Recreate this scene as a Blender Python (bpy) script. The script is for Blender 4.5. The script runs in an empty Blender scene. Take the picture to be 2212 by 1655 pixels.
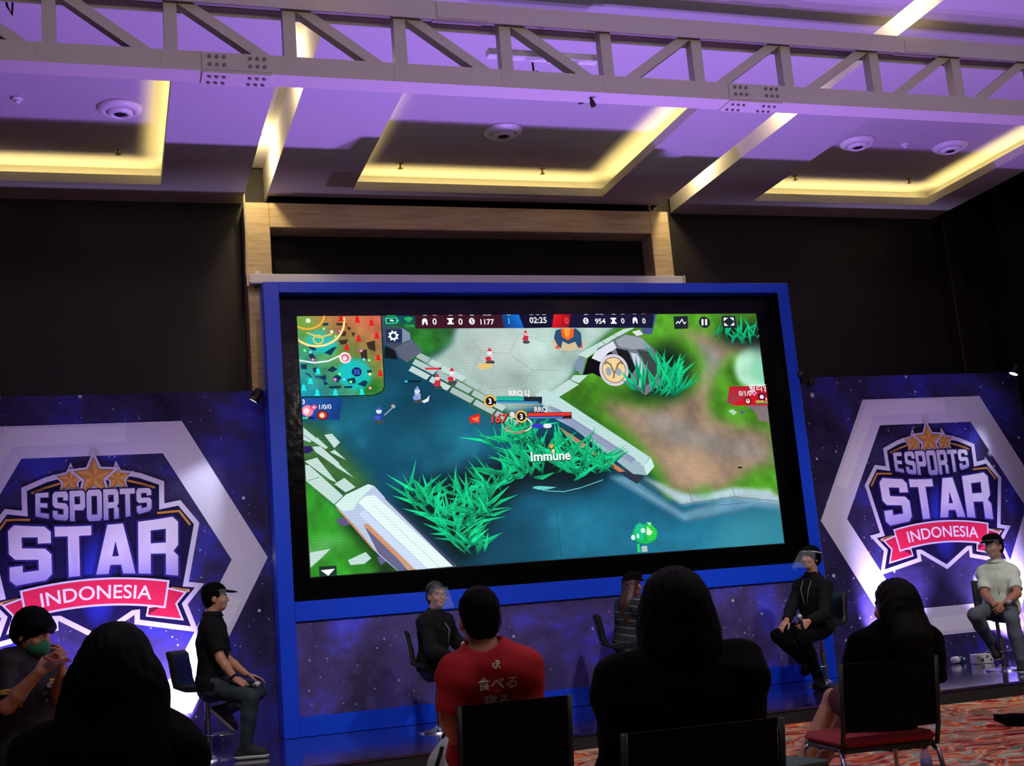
import bpy, math, random
import numpy as np
from mathutils import Vector, Matrix
from mathutils.bvhtree import BVHTree

random.seed(7)
RNG = np.random.default_rng(7)
SC = bpy.context.scene
COL = SC.collection
PI = math.pi
R = math.radians

# ------------------------------------------------------------------ camera
cam_data = bpy.data.cameras.new('camera')
cam = bpy.data.objects.new('camera', cam_data)
COL.objects.link(cam)
cam_data.sensor_fit = 'HORIZONTAL'
cam_data.sensor_width = 36.0
cam_data.lens = 2650.0 / 2212.0 * 36.0
cam_data.clip_start = 0.05
cam_data.clip_end = 100
_yaw, _pit, _rol = R(18.478), R(10.523), R(-4.860)
_f = Vector((math.sin(_yaw) * math.cos(_pit), math.cos(_yaw) * math.cos(_pit), math.sin(_pit)))
_r0 = Vector((math.cos(_yaw), -math.sin(_yaw), 0))
_u0 = _r0.cross(_f)
_r = math.cos(_rol) * _r0 + math.sin(_rol) * _u0
_u = -math.sin(_rol) * _r0 + math.cos(_rol) * _u0
_m = Matrix((_r, _u, -_f)).transposed().to_4x4()
_m.translation = Vector((0, 0, 1.15))
cam.matrix_world = _m
SC.camera = cam

# ------------------------------------------------------------------ world and exposure
world = bpy.data.worlds.new('world')
SC.world = world
world.use_nodes = True
world.node_tree.nodes['Background'].inputs[0].default_value = (0.5, 0.5, 0.6, 1)
world.node_tree.nodes['Background'].inputs[1].default_value = 0.0005
vs = SC.view_settings
SC.display_settings.display_device = 'sRGB'
vs.view_transform = 'Standard'
vs.look = 'None'
vs.exposure = 0.0
vs.gamma = 1.0
vs.use_curve_mapping = False
SC.cycles.use_denoising = True
SC.cycles.max_bounces = 7
SC.cycles.diffuse_bounces = 3
SC.cycles.glossy_bounces = 3
SC.cycles.transmission_bounces = 4
SC.cycles.transparent_max_bounces = 10
SC.cycles.sample_clamp_indirect = 4.0
SC.cycles.caustics_reflective = False
SC.cycles.caustics_refractive = False


def lin(c):
    """sRGB 0-255 -> linear"""
    return tuple(((v / 255) / 12.92 if v / 255 <= 0.04045 else (((v / 255) + 0.055) / 1.055) ** 2.4) for v in c[:3])


def lamp(name, kind, loc, energy, color, target=None, parent=None, **kw):
    d = bpy.data.lights.new(name, kind)
    d.energy = energy
    d.color = color
    for k, v in kw.items():
        setattr(d, k, v)
    o = bpy.data.objects.new(name, d)
    COL.objects.link(o)
    o.location = loc
    if target is not None:
        o.rotation_euler = (Vector(target) - Vector(loc)).to_track_quat('-Z', 'Y').to_euler()
    if parent is not None:
        o.parent = parent
    return o


WARM = (1.0, 0.76, 0.27)
NEUT = (0.92, 0.97, 1.0)
PURP = (0.40, 0.20, 1.0)
# unseen lamps over the rear of the hall: dimmed downlights and added fill points
for _x in (0.0, 4.0, 8.0):
    lamp('hall_downlight', 'AREA', (_x, 0.2, 5.8), 6.0, (1.0, 0.95, 0.86), target=(_x, 0.2, 0), shape='DISK', size=0.35)
    lamp('hall_fill', 'POINT', (_x, 3.4, 5.0), 92.0, (1.0, 0.94, 0.80), shadow_soft_size=0.25)  # added point lamp without a fixture, brightens truss fronts and audience backs
# added unseen front fill that brightens the stage floor, lower panel and people
for _x in (1.0, 4.5, 8.0):
    lamp('stage_fill', 'SPOT', (_x, 6.2, 5.6), 560.0, (1.0, 0.95, 0.88), target=(_x, 11.6, 0.5), spot_size=R(50), spot_blend=0.8, shadow_soft_size=0.15)


# ------------------------------------------------------------------ materials
MATS = {}


def mat(name, rgb, rough=0.6, metal=0.0, emit=None, strength=1.0, coat=0.0, spec=0.5, trans=0.0, alpha=1.0, bump=0.0, bscale=60.0, sheen=0.0):
    if name in MATS:
        return MATS[name]
    m = bpy.data.materials.new(name)
    m.use_nodes = True
    nt = m.node_tree
    b = nt.nodes['Principled BSDF']
    b.inputs['Base Color'].default_value = (*lin(rgb), 1)
    b.inputs['Roughness'].default_value = rough
    b.inputs['Metallic'].default_value = metal
    b.inputs['Coat Weight'].default_value = coat
    b.inputs['Coat Roughness'].default_value = 0.08
    b.inputs['Specular IOR Level'].default_value = spec
    b.inputs['Transmission Weight'].default_value = trans
    b.inputs['Alpha'].default_value = alpha
    b.inputs['Sheen Weight'].default_value = sheen
    if emit:
        b.inputs['Emission Color'].default_value = (*lin(emit), 1)
        b.inputs['Emission Strength'].default_value = strength
    if bump:
        n = nt.nodes.new('ShaderNodeTexNoise')
        n.inputs['Scale'].default_value = bscale
        n.inputs['Detail'].default_value = 4
        tc = nt.nodes.new('ShaderNodeTexCoord')
        bp = nt.nodes.new('ShaderNodeBump')
        bp.inputs['Strength'].default_value = bump
        bp.inputs['Distance'].default_value = 0.01
        nt.links.new(tc.outputs['Object'], n.inputs['Vector'])
        nt.links.new(n.outputs['Fac'], bp.inputs['Height'])
        nt.links.new(bp.outputs['Normal'], b.inputs['Normal'])
    MATS[name] = m
    return m


def ramp(nt, fac, stops):
    r = nt.nodes.new('ShaderNodeValToRGB')
    el = r.color_ramp.elements
    while len(el) < len(stops):
        el.new(0.5)
    for e, (p, c) in zip(el, stops):
        e.position = p
        e.color = (*c, 1)
    nt.links.new(fac, r.inputs['Fac'])
    return r.outputs['Color']


def attr_mat(name, rough=0.6, emit=0.0, coat=0.0, spec=0.5, scan=0.0):
    """colour comes from the mesh's own colour attribute (prints, screen pixels)"""
    if name in MATS:
        return MATS[name]
    m = bpy.data.materials.new(name)
    m.use_nodes = True
    nt = m.node_tree
    b = nt.nodes['Principled BSDF']
    a = nt.nodes.new('ShaderNodeAttribute')
    a.attribute_name = 'col'
    b.inputs['Roughness'].default_value = rough
    b.inputs['Coat Weight'].default_value = coat
    b.inputs['Specular IOR Level'].default_value = spec
    if emit:
        b.inputs['Base Color'].default_value = (0.01, 0.01, 0.01, 1)
        nt.links.new(a.outputs['Color'], b.inputs['Emission Color'])
        b.inputs['Emission Strength'].default_value = emit
        if scan:                                   # the rows of LEDs
            tc = nt.nodes.new('ShaderNodeTexCoord')
            w = nt.nodes.new('ShaderNodeTexWave')
            w.bands_direction = 'Z'
            w.inputs['Scale'].default_value = scan
            nt.links.new(tc.outputs['Object'], w.inputs['Vector'])
            mr = nt.nodes.new('ShaderNodeMapRange')
            mr.inputs['To Min'].default_value = emit * 0.93
            mr.inputs['To Max'].default_value = emit * 1.07
            nt.links.new(w.outputs['Fac'], mr.inputs['Value'])
            nt.links.new(mr.outputs['Result'], b.inputs['Emission Strength'])
    else:
        nt.links.new(a.outputs['Color'], b.inputs['Base Color'])
    MATS[name] = m
    return m


def galaxy_mat(name, seed=0.0, rough=0.35, star=1.0, coat=0.3, k=1.0, bumpy=0.0):
    """printed vinyl: night-sky nebula with stars"""
    if name in MATS:
        return MATS[name]
    m = bpy.data.materials.new(name)
    m.use_nodes = True
    nt = m.node_tree
    L = nt.links
    b = nt.nodes['Principled BSDF']
    tc = nt.nodes.new('ShaderNodeTexCoord')
    mp = nt.nodes.new('ShaderNodeMapping')
    mp.inputs['Location'].default_value = (seed, seed * 1.7, seed * 0.6)
    L.new(tc.outputs['Object'], mp.inputs['Vector'])
    n = nt.nodes.new('ShaderNodeTexNoise')
    n.inputs['Scale'].default_value = 1.3
    n.inputs['Detail'].default_value = 7
    n.inputs['Roughness'].default_value = 0.62
    n.inputs['Distortion'].default_value = 0.5
    L.new(mp.outputs['Vector'], n.inputs['Vector'])
    neb = ramp(nt, n.outputs['Fac'], [(0.34, tuple(k * v for v in (0.022, 0.016, 0.055))), (0.52, tuple(k * v for v in (0.055, 0.040, 0.17))), (0.64, tuple(k * v for v in (0.055, 0.055, 0.55))), (0.8, tuple(k * v for v in (0.14, 0.16, 0.85)))])
    cur = neb
    for sc, th, amp in ((1.8, 0.14, 0.75), (4.0, 0.10, 0.9), (9.0, 0.13, 0.8), (20.0, 0.16, 0.5)):
        v = nt.nodes.new('ShaderNodeTexVoronoi')
        v.inputs['Scale'].default_value = sc
        L.new(mp.outputs['Vector'], v.inputs['Vector'])
        # each cell's own random size
        sp = nt.nodes.new('ShaderNodeSeparateColor')
        L.new(v.outputs['Color'], sp.inputs['Color'])
        pw = nt.nodes.new('ShaderNodeMath'); pw.operation = 'POWER'
        L.new(sp.outputs['Red'], pw.inputs[0]); pw.inputs[1].default_value = 3.0
        ms = nt.nodes.new('ShaderNodeMath'); ms.operation = 'MULTIPLY'
        L.new(pw.outputs[0], ms.inputs[0]); ms.inputs[1].default_value = th * 1.6
        dv = nt.nodes.new('ShaderNodeMath'); dv.operation = 'DIVIDE'
        L.new(v.outputs['Distance'], dv.inputs[0]); L.new(ms.outputs[0], dv.inputs[1])
        su = nt.nodes.new('ShaderNodeMath'); su.operation = 'SUBTRACT'; su.use_clamp = True
        su.inputs[0].default_value = 1.0
        L.new(dv.outputs[0], su.inputs[1])
        am = nt.nodes.new('ShaderNodeMath'); am.operation = 'MULTIPLY'; am.use_clamp = True
        L.new(su.outputs[0], am.inputs[0]); am.inputs[1].default_value = amp * star * 1.3
        mx = nt.nodes.new('ShaderNodeMix'); mx.data_type = 'RGBA'
        L.new(am.outputs[0], mx.inputs['Factor'])
        L.new(cur, mx.inputs[6])
        mx.inputs[7].default_value = (0.75, 0.80, 1.0, 1)
        cur = mx.outputs[2]
    L.new(cur, b.inputs['Base Color'])
    b.inputs['Roughness'].default_value = rough
    b.inputs['Coat Weight'].default_value = coat
    b.inputs['Coat Roughness'].default_value = 0.12
    if coat == 0: b.inputs['Specular IOR Level'].default_value = 0.12
    MATS[name] = m
    return m


# ------------------------------------------------------------------ meshes
def make_mesh(name, V, F, mats=(), fm=None, smooth=False, colors=None, col_domain='CORNER'):
    me = bpy.data.meshes.new(name)
    V = np.asarray(V, np.float32).reshape(-1, 3)
    if isinstance(F, np.ndarray):
        n, k = F.shape
        me.vertices.add(len(V)); me.vertices.foreach_set('co', V.ravel())
        me.loops.add(n * k); me.loops.foreach_set('vertex_index', F.astype(np.int32).ravel())
        me.polygons.add(n)
        me.polygons.foreach_set('loop_start', np.arange(0, n * k, k, dtype=np.int32))
        me.update(calc_edges=True)
    else:
        me.from_pydata(V.tolist(), [], F)
    for m in mats:
        me.materials.append(m)
    if fm is not None:
        me.polygons.foreach_set('material_index', np.asarray(fm, np.int32))
    if smooth:
        me.polygons.foreach_set('use_smooth', np.ones(len(me.polygons), bool))
    if colors is not None:
        a = me.color_attributes.new('col', 'FLOAT_COLOR', col_domain)
        c = np.ones((len(colors), 4), np.float32)
        c[:, :3] = colors
        a.data.foreach_set('color', c.ravel())
    me.validate()
    me.update()
    return me


def link(name, me, parent=None, loc=(0, 0, 0), rotz=0.0):
    o = bpy.data.objects.new(name, me)
    COL.objects.link(o)
    o.location = loc
    o.rotation_euler = (0, 0, rotz)
    if parent is not None:
        o.parent = parent
    return o


def tag(o, label=None, cat=None, group=None, kind=None):
    if label: o['label'] = label
    if cat: o['category'] = cat
    if group: o['group'] = group
    if kind: o['kind'] = kind
    return o


def thing(name, label, cat, loc=(0, 0, 0), rotz=0.0, group=None):
    return tag(link(name, None, None, loc, rotz), label, cat, group)


def dup(root, loc, rotz, label, group=None):
    r = root.copy(); COL.objects.link(r)
    r.location = loc; r.rotation_euler = (0, 0, rotz)
    r['label'] = label
    if group: r['group'] = group
    for ch in list(root.children):
        c = ch.copy(); COL.objects.link(c); c.parent = r
        for g in list(ch.children):
            d = g.copy(); COL.objects.link(d); d.parent = c
    return r


class MB:
    """collects shapes into one mesh"""
    def __init__(s): s.V = []; s.F = []; s.M = []; s.mi = 0

    def add(s, V, F):
        n = len(s.V)
        s.V += [tuple(v) for v in V]
        s.F += [tuple(i + n for i in f) for f in F]
        s.M += [s.mi] * len(F)
        return s

    def box(s, lo, hi, bev=0.0):
        x0, y0, z0 = lo; x1, y1, z1 = hi
        if bev <= 0:
            V = [(x0, y0, z0), (x1, y0, z0), (x1, y1, z0), (x0, y1, z0), (x0, y0, z1), (x1, y0, z1), (x1, y1, z1), (x0, y1, z1)]
            return s.add(V, [(0, 3, 2, 1), (4, 5, 6, 7), (0, 1, 5, 4), (1, 2, 6, 5), (2, 3, 7, 6), (3, 0, 4, 7)])
        b = min(bev, (x1 - x0) / 2.01, (y1 - y0) / 2.01, (z1 - z0) / 2.01)
        V = []; idx = {}
        for ix in (0, 1):
            for iy in (0, 1):
                for iz in (0, 1):
                    for ax in range(3):
                        p = [(x0, x1)[ix], (y0, y1)[iy], (z0, z1)[iz]]
                        for q in range(3):
                            if q != ax:
                                p[q] += b if (ix, iy, iz)[q] == 0 else -b
                        idx[(ix, iy, iz, ax)] = len(V); V.append(tuple(p))
        F = []
        g = lambda a, i: idx[(*a, i)]
        for ax in range(3):
            o = [q for q in range(3) if q != ax]
            for sd in (0, 1):
                c = []
                for (a1, a2) in ((0, 0), (1, 0), (1, 1), (0, 1)):
                    k = [0, 0, 0]; k[ax] = sd; k[o[0]] = a1; k[o[1]] = a2
                    c.append(g(k, ax))
                flip = (sd == 0) != (ax == 1)
                F.append(tuple(c[::-1]) if flip else tuple(c))
            for (a1, a2) in ((0, 0), (1, 0), (1, 1), (0, 1)):
                k0 = [0, 0, 0]; k1 = [0, 0, 0]; k0[ax] = 0; k1[ax] = 1
                for k in (k0, k1): k[o[0]] = a1; k[o[1]] = a2
                F.append((g(k0, o[0]), g(k1, o[0]), g(k1, o[1]), g(k0, o[1])))
        for k in [(i, j, l) for i in (0, 1) for j in (0, 1) for l in (0, 1)]:
            F.append((g(k, 0), g(k, 1), g(k, 2)))
        return s.add(V, F)

    def tube(s, pts, r, n=10, closed=False, caps=True):
        P = [Vector(p) for p in pts]
        rs = r if isinstance(r, (list, tuple)) else [r] * len(P)
        m = len(P)
        V = []; F = []
        nrm = None
        for i in range(m):
            if closed: t = (P[(i + 1) % m] - P[i - 1])
            else: t = P[min(i + 1, m - 1)] - P[max(i - 1, 0)]
            t = t.normalized() if t.length > 1e-9 else Vector((0, 0, 1))
            if nrm is None:
                nrm = t.orthogonal().normalized()
            else:
                nrm = (nrm - t * nrm.dot(t))
                nrm = nrm.normalized() if nrm.length > 1e-6 else t.orthogonal().normalized()
            bn = t.cross(nrm)
            for k in range(n):
                a = 2 * PI * k / n
                V.append(P[i] + (nrm * math.cos(a) + bn * math.sin(a)) * rs[i])
        for i in range(m if closed else m - 1):
            j = (i + 1) % m
            for k in range(n):
                F.append((i * n + k, i * n + (k + 1) % n, j * n + (k + 1) % n, j * n + k))
        if caps and not closed:
            F.append(tuple(range(n))[::-1]); F.append(tuple((m - 1) * n + k for k in range(n)))
        return s.add(V, F)

    def lathe(s, prof, n=28, center=(0, 0, 0), mtx=None):
        V = []; F = []
        for (r, z) in prof:
            for k in range(n):
                a = 2 * PI * k / n
                V.append(Vector((r * math.cos(a), r * math.sin(a), z)))
        for i in range(len(prof) - 1):
            for k in range(n):
                F.append((i * n + k, i * n + (k + 1) % n, (i + 1) * n + (k + 1) % n, (i + 1) * n + k))
        F.append(tuple(range(n))[::-1]); F.append(tuple((len(prof) - 1) * n + k for k in range(n)))
        if mtx is not None: V = [mtx @ v for v in V]
        V = [v + Vector(center) for v in V]
        return s.add(V, F)

    def band(s, prof, x0, x1, closed=True):
        """a closed (y, z) outline extruded along x"""
        n = len(prof)
        V = [(x0, y, z) for y, z in prof] + [(x1, y, z) for y, z in prof]
        F = [(i, (i + 1) % n, n + (i + 1) % n, n + i) for i in range(n)]
        F += [tuple(range(n))[::-1], tuple(range(n, 2 * n))]
        return s.add(V, F)

    def bar(s, a, b, w, h, up=(0, 1, 0)):
        """rectangular bar from a to b; w along up, h across"""
        a = Vector(a); b = Vector(b); t = (b - a).normalized()
        u = Vector(up); u = (u - t * u.dot(t)).normalized(); v = t.cross(u)
        V = []
        for p in (a, b):
            for (i, j) in ((-1, -1), (1, -1), (1, 1), (-1, 1)):
                V.append(p + u * (w / 2 * i) + v * (h / 2 * j))
        return s.add(V, [(3, 2, 1, 0), (4, 5, 6, 7), (0, 1, 5, 4), (1, 2, 6, 5), (2, 3, 7, 6), (3, 0, 4, 7)])

    def build(s, name, mats, parent=None, loc=(0, 0, 0), rotz=0.0, smooth=False, angle=None):
        mats = mats if isinstance(mats, (list, tuple)) else [mats]
        me = make_mesh(name, s.V, s.F, mats, s.M, smooth)
        if angle is not None:
            me.polygons.foreach_set('use_smooth', np.ones(len(me.polygons), bool))
            try: me.set_sharp_from_angle(angle=R(angle))
            except Exception: pass
        return link(name, me, parent, loc, rotz)


def struct(name, mb, mats, **kw):
    return tag(mb.build(name, mats, **kw), kind='structure')


# ------------------------------------------------------------------ flat prints and screen pictures: coloured polygons on a plane
_text_cache = {}


def text_poly(body, bold=0.0, shear=0.0):
    """outline of a word as (verts 2d, faces), height of a capital about 0.7, centred on x"""
    key = (body, bold, shear)
    if key not in _text_cache:
        cu = bpy.data.curves.new('lettering', 'FONT')
        cu.body = body; cu.size = 1.0; cu.offset = bold; cu.shear = shear
        cu.align_x = 'CENTER'; cu.resolution_u = 4
        o = bpy.data.objects.new('lettering', cu); COL.objects.link(o)
        dg = bpy.context.evaluated_depsgraph_get()
        me = bpy.data.meshes.new_from_object(o.evaluated_get(dg))
        V = [(v.co.x, v.co.y) for v in me.vertices]
        F = [tuple(p.vertices) for p in me.polygons]
        bpy.data.objects.remove(o); bpy.data.curves.remove(cu); bpy.data.meshes.remove(me)
        _text_cache[key] = (V, F)
    return _text_cache[key]


class Print:
    """coloured polygons in (u, v) metres, later layers slightly in front"""
    def __init__(s, step=0.0006, k=1.0): s.V = []; s.F = []; s.C = []; s.layer = 1; s.step = step; s.k = k

    def poly(s, pts, col, bump=True):
        n = len(s.V)
        d = s.layer * s.step
        s.V += [(p[0], p[1], d) for p in pts]
        s.F.append(tuple(range(n, n + len(pts))))
        cc = [lin(c) for c in col] if isinstance(col[0], (tuple, list)) else [lin(col)] * len(pts)
        s.C += cc
        if bump: s.layer += 1
        return s

    def polys(s, lst, col):
        for p in lst: s.poly(p, col, bump=False)
        s.layer += 1

    def mesh2d(s, V, F, col, fcol=None):
        n = len(s.V); d = s.layer * s.step
        s.V += [(p[0], p[1], d) for p in V]
        for f in F:
            s.F.append(tuple(i + n for i in f))
            for i in f: s.C.append(lin(fcol(V[i])) if fcol else lin(col))
        s.layer += 1

    def ell(s, c, rx, ry, col, n=20, a0=0, a1=360):
        rx *= s.k; ry *= s.k
        s.poly([(c[0] + rx * math.cos(R(a0 + (a1 - a0) * i / n)), c[1] + ry * math.sin(R(a0 + (a1 - a0) * i / n))) for i in range(n if a1 - a0 >= 360 else n + 1)], col)

    def stroke(s, pts, w, col, closed=False, bump=True):
        P = [Vector(p) for p in pts]; w *= s.k
        if len(P) < 2: return
        n = len(P)
        A = []; B = []
        for i in range(n):
            if closed or 0 < i < n - 1:
                t0 = (P[i] - P[i - 1]).normalized(); t1 = (P[(i + 1) % n] - P[i]).normalized()
            elif i == 0: t0 = t1 = (P[1] - P[0]).normalized()
            else: t0 = t1 = (P[-1] - P[-2]).normalized()
            n0 = Vector((-t0.y, t0.x)); n1 = Vector((-t1.y, t1.x))
            m = n0 + n1
            m = m / max(m.length_squared / 2, 0.5) if m.length > 1e-6 else n0
            A.append(P[i] + m * (w / 2)); B.append(P[i] - m * (w / 2))
        for i in range(n if closed else n - 1):
            j = (i + 1) % n
            s.poly([B[i], B[j], A[j], A[i]], col, bump=False)
        if bump: s.layer += 1

    def arc(s, c, rx, ry, a0, a1, w, col, n=24):
        rx *= s.k; ry *= s.k
        s.stroke([(c[0] + rx * math.cos(R(a0 + (a1 - a0) * i / n)), c[1] + ry * math.sin(R(a0 + (a1 - a0) * i / n))) for i in range(n + 1)], w, col)

    def text(s, body, c, size, col, bold=0.0, shear=0.0, warp=None):
        V, F = text_poly(body, bold, shear); size *= s.k
        V = [(c[0] + x * size, c[1] + (y - 0.35) * size) for x, y in V]
        if warp: V = [warp(p) for p in V]
        s.mesh2d(V, F, col)

    def mesh(s, name, mats, xf):
        """xf maps (u, v, d) to 3D"""
        return make_mesh(name, [xf(*v) for v in s.V], s.F, mats, None, False, s.C)

# ================================================================== THE SETTING
def carpet_mat():
    m = bpy.data.materials.new('carpet')
    m.use_nodes = True
    nt = m.node_tree; L = nt.links
    b = nt.nodes['Principled BSDF']
    tc = nt.nodes.new('ShaderNodeTexCoord')
    n0 = nt.nodes.new('ShaderNodeTexNoise'); n0.inputs['Scale'].default_value = 1.1; n0.inputs['Detail'].default_value = 2
    L.new(tc.outputs['Object'], n0.inputs['Vector'])
    mxv = nt.nodes.new('ShaderNodeVectorMath'); mxv.operation = 'MULTIPLY_ADD'
    L.new(n0.outputs['Color'], mxv.inputs[0]); mxv.inputs[1].default_value = (1.5, 1.5, 0); L.new(tc.outputs['Object'], mxv.inputs[2])
    w = nt.nodes.new('ShaderNodeTexWave'); w.wave_type = 'RINGS'
    w.inputs['Scale'].default_value = 0.8; w.inputs['Distortion'].default_value = 14.0; w.inputs['Detail'].default_value = 2.0; w.inputs['Detail Scale'].default_value = 1.4
    L.new(mxv.outputs[0], w.inputs['Vector'])
    c1 = ramp(nt, w.outputs['Fac'], [(0.0, lin((76, 22, 31))), (0.16, lin((183, 46, 36))), (0.30, lin((247, 114, 53))), (0.42, lin((255, 237, 183))), (0.50, lin((88, 171, 145))), (0.64, lin((128, 213, 183))), (0.76, lin((230, 76, 53))), (0.88, lin((119, 29, 46))), (1.0, lin((255, 147, 65)))])
    n2 = nt.nodes.new('ShaderNodeTexNoise'); n2.inputs['Scale'].default_value = 2.6; n2.inputs['Detail'].default_value = 4; n2.inputs['Distortion'].default_value = 2.0
    L.new(tc.outputs['Object'], n2.inputs['Vector'])
    c2 = ramp(nt, n2.outputs['Fac'], [(0.36, lin((88, 27, 36))), (0.46, lin((213, 67, 46))), (0.53, lin((255, 206, 135))), (0.60, lin((109, 192, 161))), (0.70, lin((183, 135, 53)))])
    mx = nt.nodes.new('ShaderNodeMix'); mx.data_type = 'RGBA'; mx.inputs['Factor'].default_value = 0.42
    L.new(c1, mx.inputs[6]); L.new(c2, mx.inputs[7])
    L.new(mx.outputs[2], b.inputs['Base Color'])
    b.inputs['Roughness'].default_value = 0.95
    b.inputs['Specular IOR Level'].default_value = 0.1
    return m


def wood_mat(name, c0, c1, scale=(1, 1, 1), rough=0.5):
    m = bpy.data.materials.new(name)
    m.use_nodes = True
    nt = m.node_tree; L = nt.links
    b = nt.nodes['Principled BSDF']
    tc = nt.nodes.new('ShaderNodeTexCoord')
    mp = nt.nodes.new('ShaderNodeMapping'); mp.inputs['Scale'].default_value = scale
    L.new(tc.outputs['Object'], mp.inputs['Vector'])
    n = nt.nodes.new('ShaderNodeTexNoise'); n.inputs['Scale'].default_value = 3.0; n.inputs['Detail'].default_value = 8; n.inputs['Roughness'].default_value = 0.7
    L.new(mp.outputs['Vector'], n.inputs['Vector'])
    L.new(ramp(nt, n.outputs['Fac'], [(0.35, lin(c0)), (0.65, lin(c1))]), b.inputs['Base Color'])
    b.inputs['Roughness'].default_value = rough
    return m


M_plaster = mat('white_plaster', (188, 186, 182), 0.9)
M_darkwood = wood_mat('dark_wood_panelling', (17, 10, 6), (27, 16, 10), (0.6, 0.6, 6), 0.6)
M_trav = wood_mat('travertine', (190, 166, 118), (226, 204, 158), (0.7, 0.7, 9), 0.45)
M_black = mat('matt_black', (12, 12, 13), 0.7)
M_void = mat('black_paint', (5, 5, 5), 0.9)

ZC = 5.88            # underside of the main ceiling
ZU = 6.12            # raised ceiling inside the coffers
YW = 13.35           # panelled wall
struct('floor', MB().box((-4.5, -2.0, -0.1), (11.4, 13.5, 0.0)), carpet_mat())
struct('wall_front', MB().box((-4.5, YW, 0.0), (11.4, YW + 0.15, 6.6)), M_darkwood)
struct('wall_right', MB().box((11.3, -2.0, 0.0), (11.45, YW, 6.6)), M_darkwood)
struct('wall_left', MB().box((-4.5, -2.0, 0.0), (-4.35, YW, 6.6)), M_darkwood)
struct('wall_rear', MB().box((-4.35, -2.15, 0.0), (11.3, -2.0, 6.6)), M_darkwood)
# dark timber corner post and pale stone pier on the right-hand wall
struct('trim_corner', MB().box((10.62, 13.12, 0.0), (10.84, YW, 5.80), 0.01), M_darkwood)
struct('trim_pier', MB().box((10.70, 8.6, 0.0), (11.0, 11.42, 5.70), 0.01), M_trav)

# ceiling: a slab with three lit coffers and two lamp slots cut into it
COFFERS = [(-2.45, 0.565), (2.61, 5.60), (7.61, 10.16)]
CY0, CY1 = 9.80, 12.79
SLOTS = [(1.45, 1.70), (6.47, 6.725)]
cm = MB()
XE = 10.62
xs = [-4.35] + sorted([v for c in COFFERS for v in c] + [v for s in SLOTS for v in s]) + [XE]
def ceil_rect(x0, x1, y0, y1): cm.box((x0, y0, ZC), (x1, y1, ZC + 0.015))
for x0, x1 in zip(xs[:-1], xs[1:]):
    if any(abs(x0 - s[0]) < 1e-6 for s in SLOTS):
        ceil_rect(x0, x1, -2.0, 1.0)
        continue
    cof = any(abs(x0 - c[0]) < 1e-6 for c in COFFERS)
    yend = 13.05 if 1.70 <= x0 < 6.47 else 13.33
    if cof:
        ceil_rect(x0, x1, -2.0, 1.2); ceil_rect(x0, x1, 4.2, CY0); ceil_rect(x0, x1, CY1, yend)
    else:
        ceil_rect(x0, x1, -2.0, yend)
struct('ceiling', cm, M_plaster)
cap = MB().box((-4.35, -2.0, 6.55), (11.3, YW, 6.6))
struct('ceiling_deck', cap, M_void)
k = 0
for (x0, x1) in COFFERS:
    for (y0, y1, lit) in ((CY0, CY1, True), (1.2, 4.2, False)):
        k += 1
        o = 0.20
        m = MB()
        # upstand lip all round, cove trough floor behind it, outer cove wall, raised panel
        t = 0.03
        zl = ZC + 0.0152
        m.box((x0 - t, y0 - t, zl), (x1 + t, y0, ZC + 0.10)); m.box((x0 - t, y1, zl), (x1 + t, y1 + t, ZC + 0.10))
        m.box((x0 - t, y0, zl), (x0, y1, ZC + 0.10)); m.box((x1, y0, zl), (x1 + t, y1, ZC + 0.10))
        m.box((x0 - o, y0 - o - .02, ZC + 0.016), (x0 - o + .02, y1 + o, ZU)); m.box((x1 + o - .02, y0 - o, ZC + 0.016), (x1 + o, y1 + o, ZU))
        m.box((x0 - o, y0 - o, ZC + 0.016), (x1 + o, y0 - o + .02, ZU)); m.box((x0 - o, y1 + o - .02, ZC + 0.016), (x1 + o, y1 + o, ZU))
        m.box((x0 - o, y0 - o, ZU), (x1 + o, y1 + o, ZU + 0.02))
        tr = struct('trim_%d' % k, m, M_plaster)
        if lit:
            zz = ZC + 0.045
            for (a, b, side) in (((x0, y1 + .115), (x1, y1 + .115), 'n'), ((x0 - .115, y0), (x0 - .115, y1), 'w'), ((x1 + .115, y0), (x1 + .115, y1), 'e')):
                ln = math.hypot(b[0] - a[0], b[1] - a[1]) - 0.1
                c = ((a[0] + b[0]) / 2, (a[1] + b[1]) / 2, zz)
                d = Vector({'n': (0, -1.0, 1), 'w': (1.0, 0, 1), 'e': (-1.0, 0, 1)}[side]).normalized()
                xa = Vector((1, 0, 0)) if side == 'n' else Vector((0, 1, 0))
                lo = lamp('cove_strip', 'AREA', c, {'n':4.3,'w':2.1,'e':4.2}[side] * ln, WARM, shape='RECTANGLE', size=ln, size_y=0.03)
                lo.rotation_euler = Matrix((xa, (-d).cross(xa), -d)).transposed().to_euler()

for i, (x0, x1) in enumerate(SLOTS):
    m = MB()
    ye = 13.30
    m.box((x0 - .02, 1.0, ZC + .016), (x0, ye, ZC + 0.42)); m.box((x1, 1.0, ZC + .016), (x1 + .02, ye, ZC + 0.42))
    m.box((x0 - .02, 1.0, ZC + 0.42), (x1 + .02, ye, ZC + 0.44))
    struct('trim_%d' % (10 + i), m, M_plaster)
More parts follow.
